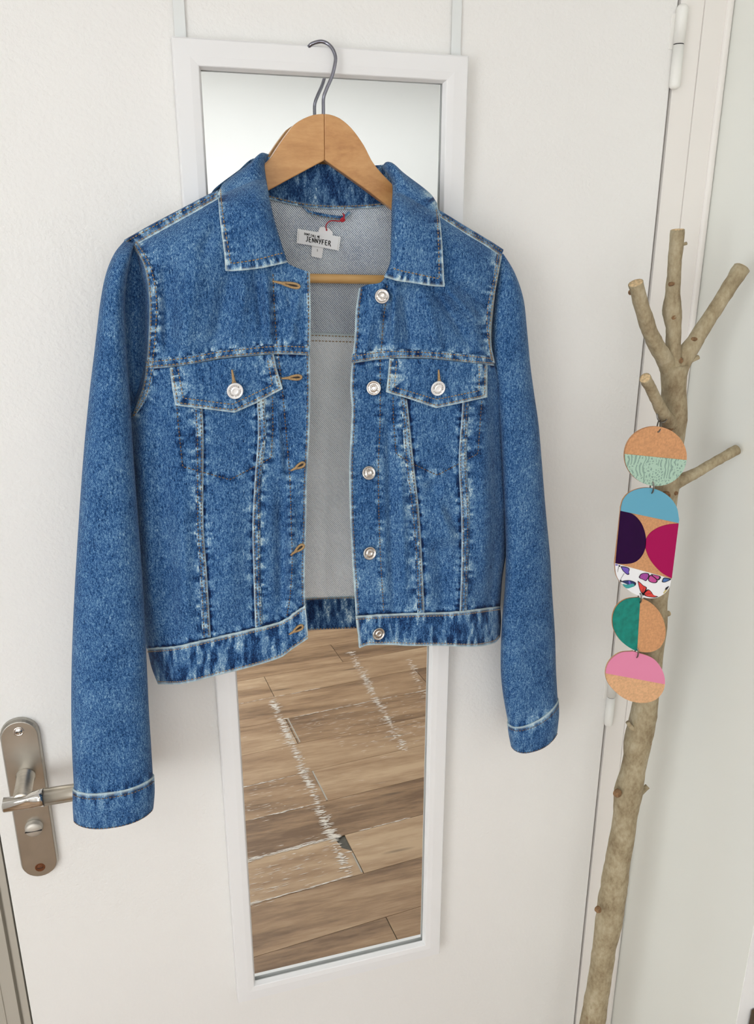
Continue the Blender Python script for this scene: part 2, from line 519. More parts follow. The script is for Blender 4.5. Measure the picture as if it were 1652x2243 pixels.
b.inputs['Emission Color'].default_value = (0.965, 0.985, 1.0, 1)
b.inputs['Emission Strength'].default_value = LAMP_STRENGTH
M['lamp'] = m
for k, c in (('added_daylight', (0.93, 0.97, 1.0, 1)), ('added_daylight_soft', (0.95, 0.98, 1.0, 1))):
    m, nt, b = new_mat(k + '_frosted_pane')
    b.inputs['Emission Color'].default_value = c
    b.inputs['Emission Strength'].default_value = ADDED_WINDOW_STRENGTH[k]
    M[k] = m

# ------------------------------------------------------------------ room
XR = 0.713                                  # right partition
YR = float(WX(1612, 2243, XR)[1])           # its outer corner
X0, X1, Y1, ZC = -1.5, 2.3, -3.4, 2.5
DX0, DX1, DH = -0.2155, 0.6370, 2.04        # door leaf

floor = struct(box('floor', (X0, X1, Y1, 0.06, -0.05, -0.004), M['subfloor']))
struct(box('ceiling', (X0 - 0.06, X1 + 0.06, Y1 - 0.06, 0.06, ZC, ZC + 0.06), M['wall']))
BX0, BX1, BZ0, BZ1 = -1.40, 0.24, 0.60, 2.25           # window added in the back wall to light the door from the front
V, F = [], []
for bb in ((X0, BX0, 0, ZC), (BX1, X1, 0, ZC), (BX0, BX1, 0, BZ0), (BX0, BX1, BZ1, ZC)):
    v, f = box_vf(bb[0], bb[1], Y1 - 0.06, Y1, bb[2], bb[3])
    F += [tuple(i + len(V) for i in q) for q in f]; V += v
struct(mesh_obj('wall_back', V, F, M['wall']))
BM = (BX0 + BX1) / 2
added_win2 = struct(box('added_window_2', (BM - 0.022, BM + 0.022, Y1 - 0.055, Y1 - 0.02, BZ0, BZ1), M['frame_white']))
for xa, xb in ((BX0 + 0.04, BM - 0.024), (BM + 0.024, BX1 - 0.04)):
    box('added_glow_pane', (xa, xb, Y1 - 0.046, Y1 - 0.036, BZ0 + 0.04, BZ1 - 0.04), M['added_daylight_soft'], added_win2)
for bb in ((BX0, BX0 + 0.04, BZ0, BZ1), (BX1 - 0.04, BX1, BZ0, BZ1), (BX0 + 0.04, BX1 - 0.04, BZ0, BZ0 + 0.04), (BX0 + 0.04, BX1 - 0.04, BZ1 - 0.04, BZ1)):
    box('added_window_frame', (bb[0], bb[1], Y1 - 0.056, Y1 - 0.022, bb[2], bb[3]), M['frame_white'], added_win2)

WY0, WY1, WZ0, WZ1 = -2.50, -1.30, 0.85, 2.05          # window added in the left wall to brighten the right wall
V, F = [], []
for bb in ((Y1 - 0.06, WY0, 0, ZC), (WY1, 0.12, 0, ZC), (WY0, WY1, 0, WZ0), (WY0, WY1, WZ1, ZC)):
    v, f = box_vf(X0 - 0.06, X0, bb[0], bb[1], bb[2], bb[3])
    F += [tuple(i + len(V) for i in q) for q in f]; V += v
struct(mesh_obj('wall_left', V, F, M['wall']))
win = struct(box('added_window_1', (X0 - 0.055, X0 - 0.02, (WY0 + WY1) / 2 - 0.022, (WY0 + WY1) / 2 + 0.022, WZ0, WZ1), M['frame_white']))
for ya, yb_ in ((WY0 + 0.04, (WY0 + WY1) / 2 - 0.024), ((WY0 + WY1) / 2 + 0.024, WY1 - 0.04)):
    box('added_glow_pane', (X0 - 0.046, X0 - 0.036, ya, yb_, WZ0 + 0.04, WZ1 - 0.04), M['added_daylight'], win)
for bb in ((WY0, WY0 + 0.04, WZ0, WZ1), (WY1 - 0.04, WY1, WZ0, WZ1), (WY0 + 0.04, WY1 - 0.04, WZ0, WZ0 + 0.04), (WY0 + 0.04, WY1 - 0.04, WZ1 - 0.04, WZ1)):
    box('added_window_frame', (X0 - 0.056, X0 - 0.022, *bb), M['frame_white'], win)

struct(box('wall_far_right', (X1, X1 + 0.06, Y1 - 0.06, 0.12, 0, ZC), M['wall']))
# door wall: left of the frame, above the door, and what lies behind the door
struct(box('wall_front', (X0, -0.29, 0.0, 0.06, 0, ZC), M['wall']))
struct(box('wall_front_above', (-0.29, XR, 0.0, 0.06, DH + 0.06, ZC), M['wall']))
# right partition that returns toward the room, then turns away
struct(box('wall_right', (XR, XR + 0.04, YR, 0.06, 0, ZC), M['wall_grey']))
struct(box('wall_right_return', (XR + 0.0008, X1, YR - 0.0008, YR + 0.06, 0, ZC), M['wall']))

door = struct(box('door_1', (DX0, DX1, 0.0, 0.04, 0.006, DH), M['door'], bevel=0.0012))
struct(box('trim_shadow_gap', (DX0 - 0.03, XR, 0.012, 0.05, 0, DH + 0.02), M['gap']))
# right jamb: flat band, hairline crack, flat band, round bead
def jamb_right():
    prof = [(0.6408, 0.014), (0.6408, 0.0), (0.6722, 0.0), (0.6724, 0.0016), (0.6730, 0.0016), (0.6734, -0.0006), (0.7020, -0.0006)]
    r = 0.0050
    for k in range(9):
        a = math.pi * k / 8
        prof.append((0.7070 - r * math.cos(a), -0.0006 - 0.75 * r * math.sin(a)))
    prof += [(0.7124, 0.001), (0.7124, 0.014)]
    V = []
    for z in (0.0, DH + 0.003):
        V += [(x, y, z) for x, y in prof]
    nP = len(prof)
    F = [(i, i + 1, i + 1 + nP, i + nP) for i in range(nP - 1)]
    o = mesh_obj('trim_1', V, F, M['frame_white'])
    return struct(o)
jamb_right()
# left jamb: darker grey rebate strips
def jamb_left():
    prof = [(-0.2175, 0.012), (-0.2180, 0.002), (-0.2260, 0.002), (-0.2275, 0.010), (-0.2292, 0.010), (-0.2310, 0.003),
            (-0.2470, 0.003), (-0.2478, 0.0015), (-0.2490, 0.0015), (-0.2498, 0.003), (-0.2880, 0.003), (-0.2880, 0.012)]
    V = []
    for z in (0.0, DH + 0.003):
        V += [(x, y, z) for x, y in prof]
    nP = len(prof)
    F = [(i, i + nP, i + 1 + nP, i + 1) for i in range(nP - 1)]
    return struct(mesh_obj('trim_2', V, F, M['frame_grey']))
jamb_left()
struct(box('trim_3', (-0.2895, XR, -0.001, 0.012, DH + 0.004, DH + 0.06), M['frame_white'], bevel=0.001))

# door hinges: two knuckle barrels with rounded ends
def barrel(name, z0, z1, r, parent, cap_top, cap_bot):
    prof = []
    if cap_bot: prof += [(r * math.sin(a), -r * 0.8 * math.cos(a)) for a in np.linspace(0, math.pi / 2, 6)]
    else: prof += [(0, 0), (r, 0)]
    h = z1 - z0
    if cap_top: prof += [(r * math.cos(a), h + r * 0.8 * math.sin(a)) for a in np.linspace(0, math.pi / 2, 6)]
    else: prof += [(r, h), (0, h)]
    return lathe(name, prof, (0.6405, -0.0045, z0), (0, 0, 1), M['hinge'], parent, 20)
for zt, zm, zb in ((1.9560, 1.9190, 1.8770), (1.1000, 1.0515, 1.0060)):
    h = barrel('hinge', zm + 0.0012, zt, 0.0068, door, True, False)
    barrel('hinge_barrel', zb, zm, 0.0064, h, False, True)
    lathe('hinge_pin', [(0, 0), (0.0058, 0), (0.0058, 0.002), (0, 0.002)], (0.6405, -0.0045, zm - 0.0003), (0, 0, 1), M['dark'], h, 16)
    box('hinge_leaf', (0.6300, 0.6370, -0.0011, 0.001, zm - 0.004, zt - 0.004), M['hinge'], h, bevel=0.0005)

# door handle on its long plate
HX, HZ0, HZ1 = -0.1742, 0.9300, 1.1560
def stadium(cx, z0, z1, r, y, n=14):
    p = []
    for k in range(n + 1):
        a = math.pi * k / n
        p.append((cx + r * math.cos(a), y, z1 - r + r * math.sin(a)))
    for k in range(n + 1):
        a = math.pi + math.pi * k / n
        p.append((cx + r * math.cos(a), y, z0 + r + r * math.sin(a)))
    return np.array(p)
def plate():
    a = stadium(HX, HZ0 - 0.002, HZ1 + 0.002, 0.0222, 0.0)
    b_ = stadium(HX, HZ0 - 0.002, HZ1 + 0.002, 0.0222, -0.0055)
    c = stadium(HX, HZ0, HZ1, 0.0204, -0.0088)
    n = len(a)
    V = np.concatenate([a, b_, c]); F = grid_faces(3, n, True) + [tuple(range(2 * n, 3 * n))]
    o = mesh_obj('door_handle', V, F, M['nickel'], door, bevel=0.0006)
    bm = bmesh.new(); bm.from_mesh(o.data); bmesh.ops.recalc_face_normals(bm, faces=bm.faces); bm.to_mesh(o.data); bm.free()
    return o
hp = plate()
FWD = (0, -1, 0)
lathe('neck', [(0, 0), (0.0114, 0), (0.0114, 0.0015), (0.0101, 0.0018), (0.0101, 0.0475), (0.0094, 0.0486), (0, 0.0486)],
      (HX, -0.0088, 1.0800), FWD, M['nickel_brushed'], hp, 32)
# lever: polished tongue in front of the neck, then a brushed round bar
def tongue():
    secs = []
    for x, z0, z1, y0, y1 in [(-0.0205, -0.0075, 0.0010, -0.0500, -0.0620), (-0.0190, -0.0085, 0.0060, -0.0500, -0.0640), (0.0080, -0.0088, 0.0070, -0.0540, -0.0645),
                              (0.0120, -0.0090, 0.0080, -0.0500, -0.0650), (0.0190, -0.0098, 0.0098, -0.0480, -0.0670), (0.0245, -0.0100, 0.0100, -0.0470, -0.0672)]:
        ring = []
        for k in range(16):
            a = 2 * math.pi * k / 16
            e = 0.45 if x < 0.015 else 0.9
            c_, s_ = math.cos(a), math.sin(a)
            ring.append((HX + x, (y0 + y1) / 2 + (y1 - y0) / 2 * math.copysign(abs(c_)**e, c_), 1.0800 + (z0 + z1) / 2 + (z1 - z0) / 2 * math.copysign(abs(s_)**e, s_)))
        secs += ring
    F = grid_faces(6, 16, True) + [tuple(range(16)), tuple(range(95, 79, -1))]
    o = mesh_obj('lever_tongue', np.array(secs), F, M['chrome'], hp, smooth=True)
    bm = bmesh.new(); bm.from_mesh(o.data); bmesh.ops.recalc_face_normals(bm, faces=bm.faces); bm.to_mesh(o.data); bm.free()
tongue()
lathe('lever', [(0, 0), (0.0101, 0), (0.0101, 0.098), (0.0092, 0.1005), (0, 0.1015)], (HX + 0.0248, -0.0571, 1.0800), (1, 0, 0), M['nickel_brushed'], hp, 32)
lathe('lever_ring', [(0.0095, 0), (0.01025, 0.0002), (0.01025, 0.0006), (0.0095, 0.0008)], (HX + 0.0243, -0.0571, 1.0800), (1, 0, 0), M['dark'], hp, 32)
tt = lathe('thumb_turn', [(0, 0), (0.0108, 0), (0.0108, 0.0012), (0.0100, 0.0016), (0.0100, 0.0058), (0.0092, 0.0070), (0.0065, 0.0080), (0.0030, 0.0086), (0, 0.0087)],
           (HX + 0.0005, -0.0088, 1.0055), FWD, M['turn'], hp, 32)
box('coin_slot', (HX - 0.0094, HX + 0.0104, -0.01765, -0.0160, 1.0048, 1.0056), M['dark'], hp)
for zz, mt in ((1.1432, 'chrome'), (0.9435, 'rust')):
    sc = lathe('screw', [(0.0062, 0.0), (0.0060, 0.0005), (0.0046, 0.0006), (0.0044, 0.0002), (0.0040, 0.0004), (0.0030, 0.0012), (0, 0.0014)],
               (HX, -0.0087, zz), FWD, M[mt], hp, 24)
    box('screw_slot', (HX - 0.0034, HX + 0.0034, -0.0103, -0.0098, zz - 0.0004, zz + 0.0004), M['dark'], hp)

# floor planks (seen in the mirror)
PA = math.radians(-4.9)
UU = np.array([math.cos(PA), math.sin(PA)]); WW = np.array([-math.sin(PA), math.cos(PA)])
def plank(u0, u1, w0, w1, cut=False, z=0.0):
    c = [(u0, w0), (u1, w0), (u1, w1), (u0, w1)]
    if cut:      # corner broken away at the far end
        c = [(u0, w0), (0.535, w0), (0.537, -0.990), (0.541, -0.962), (u1, -0.940), (u1, w1), (u0, w1)]
    p = [tuple(u * UU + w * WW) for u, w in c]
    # keep inside the room
    p = [(min(max(x, X0 + 0.004), X1 - 0.004), min(max(y, Y1 + 0.004), -0.012)) for x, y in p]
    if len(set((round(x, 3), round(y, 3)) for x, y in p)) < 3: return
    pts = [(x, y, -0.003) for x, y in p]
    area = 0.5 * abs(sum(p[i][0] * p[(i + 1) % len(p)][1] - p[(i + 1) % len(p)][0] * p[i][1] for i in range(len(p))))
    if area < 0.012: return
    prism('plank', pts, (0, 0, 0.003 + z), M['plank'], floor)
PW, PL = 0.1690, 1.215
k = -4
while True:
    w1 = -0.674 - PW * k; w0 = w1 - PW
    if w1 < Y1 - 0.25: break
    if k == 8: off = 0.909
    elif k % 2 == 1: off = 0.566
    else: off = -0.045 + 0.11 * ((k * 7) % 5 - 2)
    u = off - PL * 3
    while u < X1 + 0.4:
        cut = (k == 1 and abs(u + PL - 0.566) < 0.01)
        plank(u + 0.0012, u + PL - 0.0012, w0 + 0.0006, w1 - 0.0006, cut, 0.0)
        u += PL
    k += 1
# pale worn joints at the plank ends
def decal(uv, z=0.0012):
    return [(*(u * UU + w * WW), z) for u, w in uv]
for k, du in ((1, 0.566), (3, 0.571), (5, 0.578)):
    w1 = -0.674 - PW * k; w0 = w1 - PW
    wa = w0 + 0.082 if k == 1 else w0 + 0.003
    o = mesh_obj('joint_edge', decal([(du - 0.006, wa), (du - 0.0012, wa), (du - 0.0012, w1 - 0.006), (du - 0.006, w1 - 0.004)]), [(0, 1, 2, 3)], M['joint'], floor)
# white paint scuffs dragged along two lines and over some boards
def scuffs():
    V, F = [], []
    rg = random.Random(11)
    def streak(u, w, lu, lw, skew=0.0):
        n0 = len(V)
        a = [(u - lu * rg.uniform(.7, 1), w - lw * .3), (u, w - lw * rg.uniform(.4, 1)), (u + lu * rg.uniform(.7, 1), w + lw * .2), (u + lu * .2, w + lw * rg.uniform(.4, 1))]
        V.extend(decal(a, 0.0009 + rg.random() * 0.0004)); F.append((n0, n0 + 1, n0 + 2, n0 + 3))
    for (ua, wa, ub, wb, hw, dens) in ((0.552, -1.84, 0.524, -0.855, 0.018, 950), (0.968, -2.10, 0.905, -1.34, 0.018, 420), (1.18, -1.95, 1.10, -1.55, 0.02, 90)):
        for i in range(dens):
            t = rg.random()
            w_ = wa + (wb - wa) * t
            amp = 0.5 + 0.5 * math.sin(w_ * 41.0) * math.sin(w_ * 17.3)
            if rg.random() > 0.25 + 0.75 * amp: continue
            u_ = ua + (ub - ua) * t + rg.gauss(0, hw * 0.42)
            streak(u_, w_, rg.uniform(.005, .017), rg.uniform(.0010, .0034))
    for i in range(520):     # patches of fine scratches on the boards
        cu, cw, su, sw = rg.choice([(0.35, -0.95, 0.10, 0.045), (0.33, -1.27, 0.10, 0.05), (1.02, -1.62, 0.14, 0.07), (0.95, -1.45, 0.10, 0.05), (0.70, -1.60, .12, .05), (0.22, -0.9, 0.05, 0.03)])
        streak(rg.gauss(cu, su), rg.gauss(cw, sw), rg.uniform(.004, .022), rg.uniform(.0004, .0013))
    for (w_, ua, ub, dn, th) in ((-1.012, 0.18, 0.55, 230, .0035), (-0.846, 0.16, 0.53, 110, .002), (-1.012, 0.62, 0.78, 26, .0012), (-1.688, 0.55, 1.25, 90, .0016),
                               (-1.345, 0.2, 0.5, 60, .0012), (-1.18, 0.2, 0.52, 60, .0014), (-1.855, 0.2, 0.75, 60, .0012)):
        for i in range(dn):
            streak(rg.uniform(ua, ub), w_ + rg.gauss(0, th), rg.uniform(.006, .02), rg.uniform(.0006, .0018))
    o = mesh_obj('paint_scuffs', V, F, M['scuff'], floor)
    o['kind'] = 'stuff'
scuffs()

# ceiling light panels; the long one is added to brighten the back wall
for i, (lx, ly, hx, hy) in enumerate(LAMPS):
    lab = ['large square white ceiling light panel on the door handle side', 'small white ceiling light panel on the tree branch side',
           'long white ceiling light panel added near the back wall to brighten it'][i]
    t = thing('ceiling_light', lab, 'light', (lx, ly, ZC), 'light panels on the ceiling')
    bx = (lx - hx / 1, lx + hx / 1, ly - hy / 1, ly + hy / 1)
    hx2, hy2 = hx / 2, hy / 2
    box('housing', (lx - hx2 - 0.012, lx + hx2 + 0.012, ly - hy2 - 0.012, ly + hy2 + 0.012, ZC - 0.018, ZC - 0.0005), M['mirror_frame'], t, bevel=0.002)
    box('diffuser', (lx - hx2, lx + hx2, ly - hy2, ly + hy2, ZC - 0.023, ZC - 0.0185), M['lamp'], t)

# white cupboard on the back wall, its top shows in the mirror
t = thing('tall_cupboard', 'tall white three door cupboard against the back wall, seen in the mirror', 'cupboard', (1.0, Y1 + 0.17, 0))
box('body', (0.345, 1.9, Y1 + 0.004, Y1 + 0.32, 0.0, 1.868), M['mirror_frame'], t)
box('top', (0.325, 1.92, Y1 + 0.004, Y1 + 0.345, 1.869, 1.913), M['mirror_frame'], t, bevel=0.002)
for xa in (0.352, 0.868, 1.384):
    d = box('cupboard_door', (xa, xa + 0.508, Y1 + 0.321, Y1 + 0.338, 0.06, 1.863), M['mirror_frame'], t, bevel=0.001)
    box('handle', (xa + 0.45, xa + 0.46, Y1 + 0.3385, Y1 + 0.355, 0.9, 1.05), M['nickel'], d)

# dark brown board against the return wall
pb = W(np.array(1647.0), np.array(2213.0), np.array(YR - 0.004))
t = thing('wooden_board', 'dark brown wooden board leaning on the white wall beside the corner', 'board', (pb[0] + 0.2, YR - 0.01, 0))
box('panel', (pb[0], pb[0] + 0.45, YR - 0.016, YR - 0.003, 0.0, pb[2]), M['board'], t, bevel=0.001)
box('batten', (pb[0] + 0.05, pb[0] + 0.40, YR - 0.026, YR - 0.0165, 0.06, 0.12), M['board'], t, bevel=0.001)

# ------------------------------------------------------------------ mirror hung on the door
mir = thing('door_mirror', 'tall white framed mirror hanging on the door behind the jacket', 'mirror', (0.216, -0.01, 0.651))
MX0, MX1, MZ0, MZ1 = 0.0600, 0.3718, 0.6509, 1.8904
FWm = 0.0248
YF = -0.020
def rail(a, b_):
    """mitred rail from outer corner a to outer corner b (x, z), inward side on the left of a->b"""
    a = np.array(a); b_ = np.array(b_)
    t = (b_ - a) / np.linalg.norm(b_ - a); nrm = np.array([-t[1], t[0]])
    prof = [(0.0, -0.0005), (0.0, -0.0185), (0.0015, -0.0200), (0.0165, -0.0204), (FWm - 0.0008, -0.0196), (FWm, -0.0190),
            (FWm + 0.0022, -0.0120), (FWm - 0.004, -0.0120), (FWm - 0.004, -0.0095), (FWm - 0.012, -0.0095), (FWm - 0.012, -0.0005)]
    V = []
    for s_, c in ((0, a), (1, b_)):
        for d, y in prof:
            q = c + nrm * d + t * (d if s_ == 0 else -d)
            V.append((q[0], y, q[1]))
    nP = len(prof)
    F = [(i, (i + 1) % nP, (i + 1) % nP + nP, i + nP) for i in range(nP)]
    F += [tuple(range(nP)), tuple(range(2 * nP - 1, nP - 1, -1))]
    o = mesh_obj('frame_rail', V, F, M['mirror_frame'], mir)
    bm = bmesh.new(); bm.from_mesh(o.data); bmesh.ops.recalc_face_normals(bm, faces=bm.faces); bm.to_mesh(o.data); bm.free()
    return o
crn = [(MX0, MZ0), (MX1, MZ0), (MX1, MZ1), (MX0, MZ1)]
for i in range(4): rail(crn[i], crn[(i + 1) % 4])
box('mirror_glass', (MX0 + 0.018, MX1 - 0.018, -0.0085, -0.0060, MZ0 + 0.018, MZ1 - 0.018), M['mirror'], mir)
box('back_board', (MX0 + 0.014, MX1 - 0.014, -0.0055, -0.0015, MZ0 + 0.014, MZ1 - 0.014), M['gap'], mir)
for xa, xb in ((0.0645, 0.0755), (0.3575, 0.3683)):
    s_ = box('hanging_strap', (xa, xb, -0.0032, -0.0022, 1.80, DH + 0.003), M['strap'], mir)
    box('strap_hook', (xa, xb, -0.0032, 0.010, DH + 0.0005, DH + 0.0016), M['strap'], s_)

# ------------------------------------------------------------------ hanger
HY = -0.0300
hang = thing('clothes_hanger', 'light wooden clothes hanger with a chrome hook over the mirror frame', 'hanger', (0.2048, HY, 1.55))
def hanger_half(pts, mat, name='arm'):
    p = W(np.array([a for a, _ in pts], float), np.array([b for _, b in pts], float), np.full(len(pts), HY - 0.0057))
    o = prism(name, p, (0, 0.0115, 0), mat, hang, bevel=0.0011)
    for f in o.data.polygons: f.use_smooth = False
    return o
topL = hermite([(710.5, 249), (684, 252), (648.5, 269.6), (628, 294), (609, 321), (591, 348), (560, 378), (500, 425), (420, 475), (350, 515)], 40)
botL = hermite([(345, 545), (420, 508), (500, 463), (587, 418), (650, 384), (711.5, 351)], 24)
hanger_half(list(map(tuple, topL)) + list(map(tuple, botL)), M['hanger_l'])
topR = hermite([(711.0, 249), (725, 251), (745, 259), (770, 280), (797, 317), (819, 358), (859.5, 403), (920, 460), (990, 515), (1040, 548)], 40)
botR = hermite([(1030, 570), (960, 525), (856, 455), (790, 406), (712.0, 351)], 24)
hanger_half(list(map(tuple, topR)) + list(map(tuple, botR)), M['hanger_r'])
bar_p = W(np.array([430., 681, 838, 1010]), np.array([605.5, 609.8, 612.5, 615.5]), np.full(4, HY))
tube('trouser_bar', lin(bar_p, 8), 0.0050, M['bar'], hang, 16)
# hook
hk = [(708.5, 262), (708.5, 240), (709, 214), (715, 196), (727, 168), (734, 140), (735, 125), (729, 108), (718, 96), (705, 91), (692, 93), (682, 97), (676, 103)]
hy = [HY, HY, HY, HY, -0.0300, -0.0296, -0.0290, -0.0272, -0.0245, -0.0228, -0.0220, -0.0210, -0.0185]
hp3 = W(np.array([a for a, _ in hk], float), np.array([b for _, b in hk], float), np.array(hy))
hp3 = hermite(hp3, 70)
tube('hook', hp3, 0.00185, M['hook'], hang, 12)

# ------------------------------------------------------------------ jacket
jk = thing('denim_jacket', 'cropped blue denim jacket with silver buttons hanging open on the wooden hanger', 'jacket', (0.2, -0.06, 1.05))

FOLDS = [  # x0, y0, x1, y1, half width px, height mm (plus = toward the viewer)
    (598, 600, 604, 752, 7, -3.0), (582, 605, 592, 745, 9, 2.2), (560, 600, 575, 720, 9, -2.2), (535, 610, 530, 690, 12, 1.8),
    (505, 600, 470, 760, 20, -2.2), (430, 560, 400, 770, 26, 2.4), (365, 560, 372, 770, 22, -2.6), (345, 620, 352, 780, 10, 2.0),
    (480, 480, 440, 560, 16, -1.8), (610, 860, 634, 1060, 8, -2.8), (640, 1080, 640, 1320, 9, 2.0), (596, 880, 604, 1000, 8, -2.2),
    (615, 1080, 618, 1330, 14, -2.6), (345, 930, 372, 1400, 26, -2.6), (310, 930, 335, 1400, 22, 2.0), (400, 1080, 405, 1380, 18, 1.6),
    (500, 1060, 505, 1360, 34, 2.0), (655, 640, 640, 740, 9, 2.0), (630, 640, 655, 735, 6, -1.6),
    (975, 630, 1062, 720, 13, 3.0), (960, 640, 1020, 740, 12, -2.6), (1000, 620, 1075, 675, 10, -2.2), (930, 640, 960, 760, 16, 2.2), (885, 640, 900, 760, 14, -2.0),
    (850, 630, 842, 760, 8, -3.0), (866, 640, 860, 755, 10, 2.0), (1050, 700, 1075, 785, 10, -2.0), (812, 700, 800, 790, 9, 1.6),
    (1080, 820, 1092, 1150, 12, -1.6), (960, 1060, 985, 1200, 18, 2.6), (940, 1050, 1000, 1150, 14, -2.2), (1060, 950, 1070, 1300, 22, 2.2),
    (850, 900, 862, 1330, 10, -2.2), (874, 920, 890, 1330, 9, 1.5), (960, 1180, 975, 1330, 20, -1.8), (1085, 1180, 1075, 1330, 12, -2.2),
]
def folds(px, py):
    out = np.zeros_like(px)
    for x0, y0, x1, y1, w, h in FOLDS:
        ax, ay = x1 - x0, y1 - y0
        L = math.hypot(ax, ay)
        t = ((px - x0) * ax + (py - y0) * ay) / (L * L)
        d = ((px - x0) * ay - (py - y0) * ax) / L
        end = np.exp(-(np.maximum(0, np.maximum(-t, t - 1)) * L / 30)**2) * np.clip(0.35 + 1.3 * np.sin(np.pi * np.clip(t, 0, 1)), 0, 1)
        out += h * 3.0e-3 * min(1.0, w / 14.0) * np.exp(-(d / w)**2) * end
    return out

XSL = ([520, 560, 640, 800, 850, 910, 1000, 1150, 1300, 1420, 1500], [284, 300, 320, 318, 304, 280, 272, 285, 300, 318, 340])
XSR = ([540, 640, 720, 790, 850, 920, 1000, 1081, 1190, 1263, 1328, 1420], [1110, 1092, 1082, 1088, 1100, 1110, 1116, 1120, 1116, 1105, 1100, 1100])
def dbody(px, py):
    """depth of the front of the jacket at a photo pixel"""
    px = np.asarray(px, float); py = np.asarray(py, float)
    left = px < 735
    tl = (px - np.interp(py, *XSL)) / 120.0
    tr = (np.interp(py, *XSR) - px) / 110.0
    t = np.where(left, tl, tr)
    a = np.interp(py, [780, 960], [0.62, 0.02])
    rs = a + (1 - a) * rnd(t)
    ysh = np.where(left, np.interp(px, [270, 290, 480, 560, 735], [518, 532, 424, 392, 392]), np.interp(px, [735, 880, 962, 1021, 1070, 1100, 1120], [400, 420, 462, 500, 530, 556, 575]))
    sh = 0.36 + 0.64 * rnd((py - ysh) / 95.0)
    y = -0.030 - 0.067 * rs * sh
    y = y - folds(px, py)
    y = y - 0.0030 * vnoise(px / 46.0, py / 80.0, 2) - 0.0007 * vnoise(px / 17.0, py / 22.0, 9)
    return y

# seam lines (photo pixels)
YOKE_L_UP = [(320, 791), (416, 781), (470, 771), (550, 761), (609, 756), (678, 758)]
YOKE_L_LO = [(318, 804), (410, 795), (483, 781), (550, 775), (609, 771), (679, 773)]
YOKE_R_UP = [(773, 778), (848, 768), (939.6, 770), (1021, 778), (1080, 783)]
YOKE_R_LO = [(771, 791), (848, 781), (939.6, 781), (1005, 788), (1083, 796)]
ARM_L_OUT = [(288, 537), (313, 577), (325, 640), (326, 713), (320, 800), (312, 845), (300, 880), (287, 915)]
ARM_L_IN = [(304, 530), (331, 577), (346, 640), (346, 713), (338, 797), (330, 850), (317, 880), (296, 912)]
ARM_R_OUT = [(1100, 560), (1090, 613), (1083, 652), (1077, 708), (1077, 757), (1085, 796)]
ARM_R_IN = [(1087, 556), (1077, 626), (1067, 672), (1064, 718), (1068, 757), (1074, 792)]
SA_L = ([(424, 880), (426, 920), (428, 950), (429, 1150), (436, 1250), (443, 1398)], [(443, 885), (445, 920), (446, 950), (446, 1150), (453, 1250), (462, 1396)])
SB_L = ([(563, 880), (565, 950), (558, 1050), (553, 1150), (555, 1250), (559, 1376)], [(580, 872), (583, 950), (573, 1050), (571, 1150), (571, 1250), (576, 1373)])
SA_R = ([(876, 870), (880, 900), (887, 1009), (900, 1118), (909, 1227), (914, 1343)], [(892, 875), (895, 900), (906, 1009), (918, 1118), (925, 1227), (930, 1342)])
SB_R = ([(1013, 880), (1012, 900), (1005, 1009), (1010, 1118), (1011, 1227), (1007, 1340)], [(1029, 875), (1027, 900), (1023, 1009), (1029, 1118), (1027, 1227), (1023, 1339)])
OPEN_L = [(679, 597), (681, 700), (679, 775), (680, 850), (678, 950), (673, 1050), (671, 1150), (668, 1250), (669, 1326)]
OPEN_R = [(787, 632), (780, 680), (777, 740), (771, 793), (768, 850), (771, 900), (766, 1010), (767, 1118), (772, 1227), (777, 1300), (780, 1350)]
PLK_L = [(598, 600), (602, 690), (607, 757), (618, 850), (627, 950), (635, 1050), (638, 1150), (640, 1230), (636, 1300), (628, 1352)]
PLK_R = [(848, 625), (846, 659), (841, 692), (836, 757), (833, 796), (833, 888), (832, 950), (829, 1009), (830, 1118), (834, 1227), (841, 1344)]
WST_L = [(323, 1421), (383, 1416), (463, 1399), (550, 1379), (616, 1361), (669, 1326)]
WSB_L = [(346, 1499), (400, 1498), (483, 1478), (550, 1461), (616, 1440), (638, 1424), (675, 1399)]
WST_R = [(780, 1350), (843, 1346), (930, 1343), (1003, 1340), (1096, 1328)]
WSB_R = [(788, 1420), (805, 1414), (858, 1413), (894, 1415), (967, 1415), (1040, 1417), (1083, 1409), (1096, 1396)]
POC_L = [(387, 886), (391, 935), (400, 1022), (504, 1051), (594, 1003), (598, 940), (597, 868)]
POC_R = [(861, 870), (862, 922), (868, 994), (902, 1015), (958, 1041), (1047, 994), (1054, 900), (1056, 872)]
SEAMS = [YOKE_L_UP, YOKE_L_LO, YOKE_R_UP, YOKE_R_LO, ARM_L_IN, ARM_R_IN, SA_L[0], SA_L[1], SB_L[0], SB_L[1], SA_R[0], SA_R[1], SB_R[0], SB_R[1],
         OPEN_L, OPEN_R, WST_L, WST_R]
SEAMS_SOFT = [PLK_L, PLK_R, POC_L, POC_R]

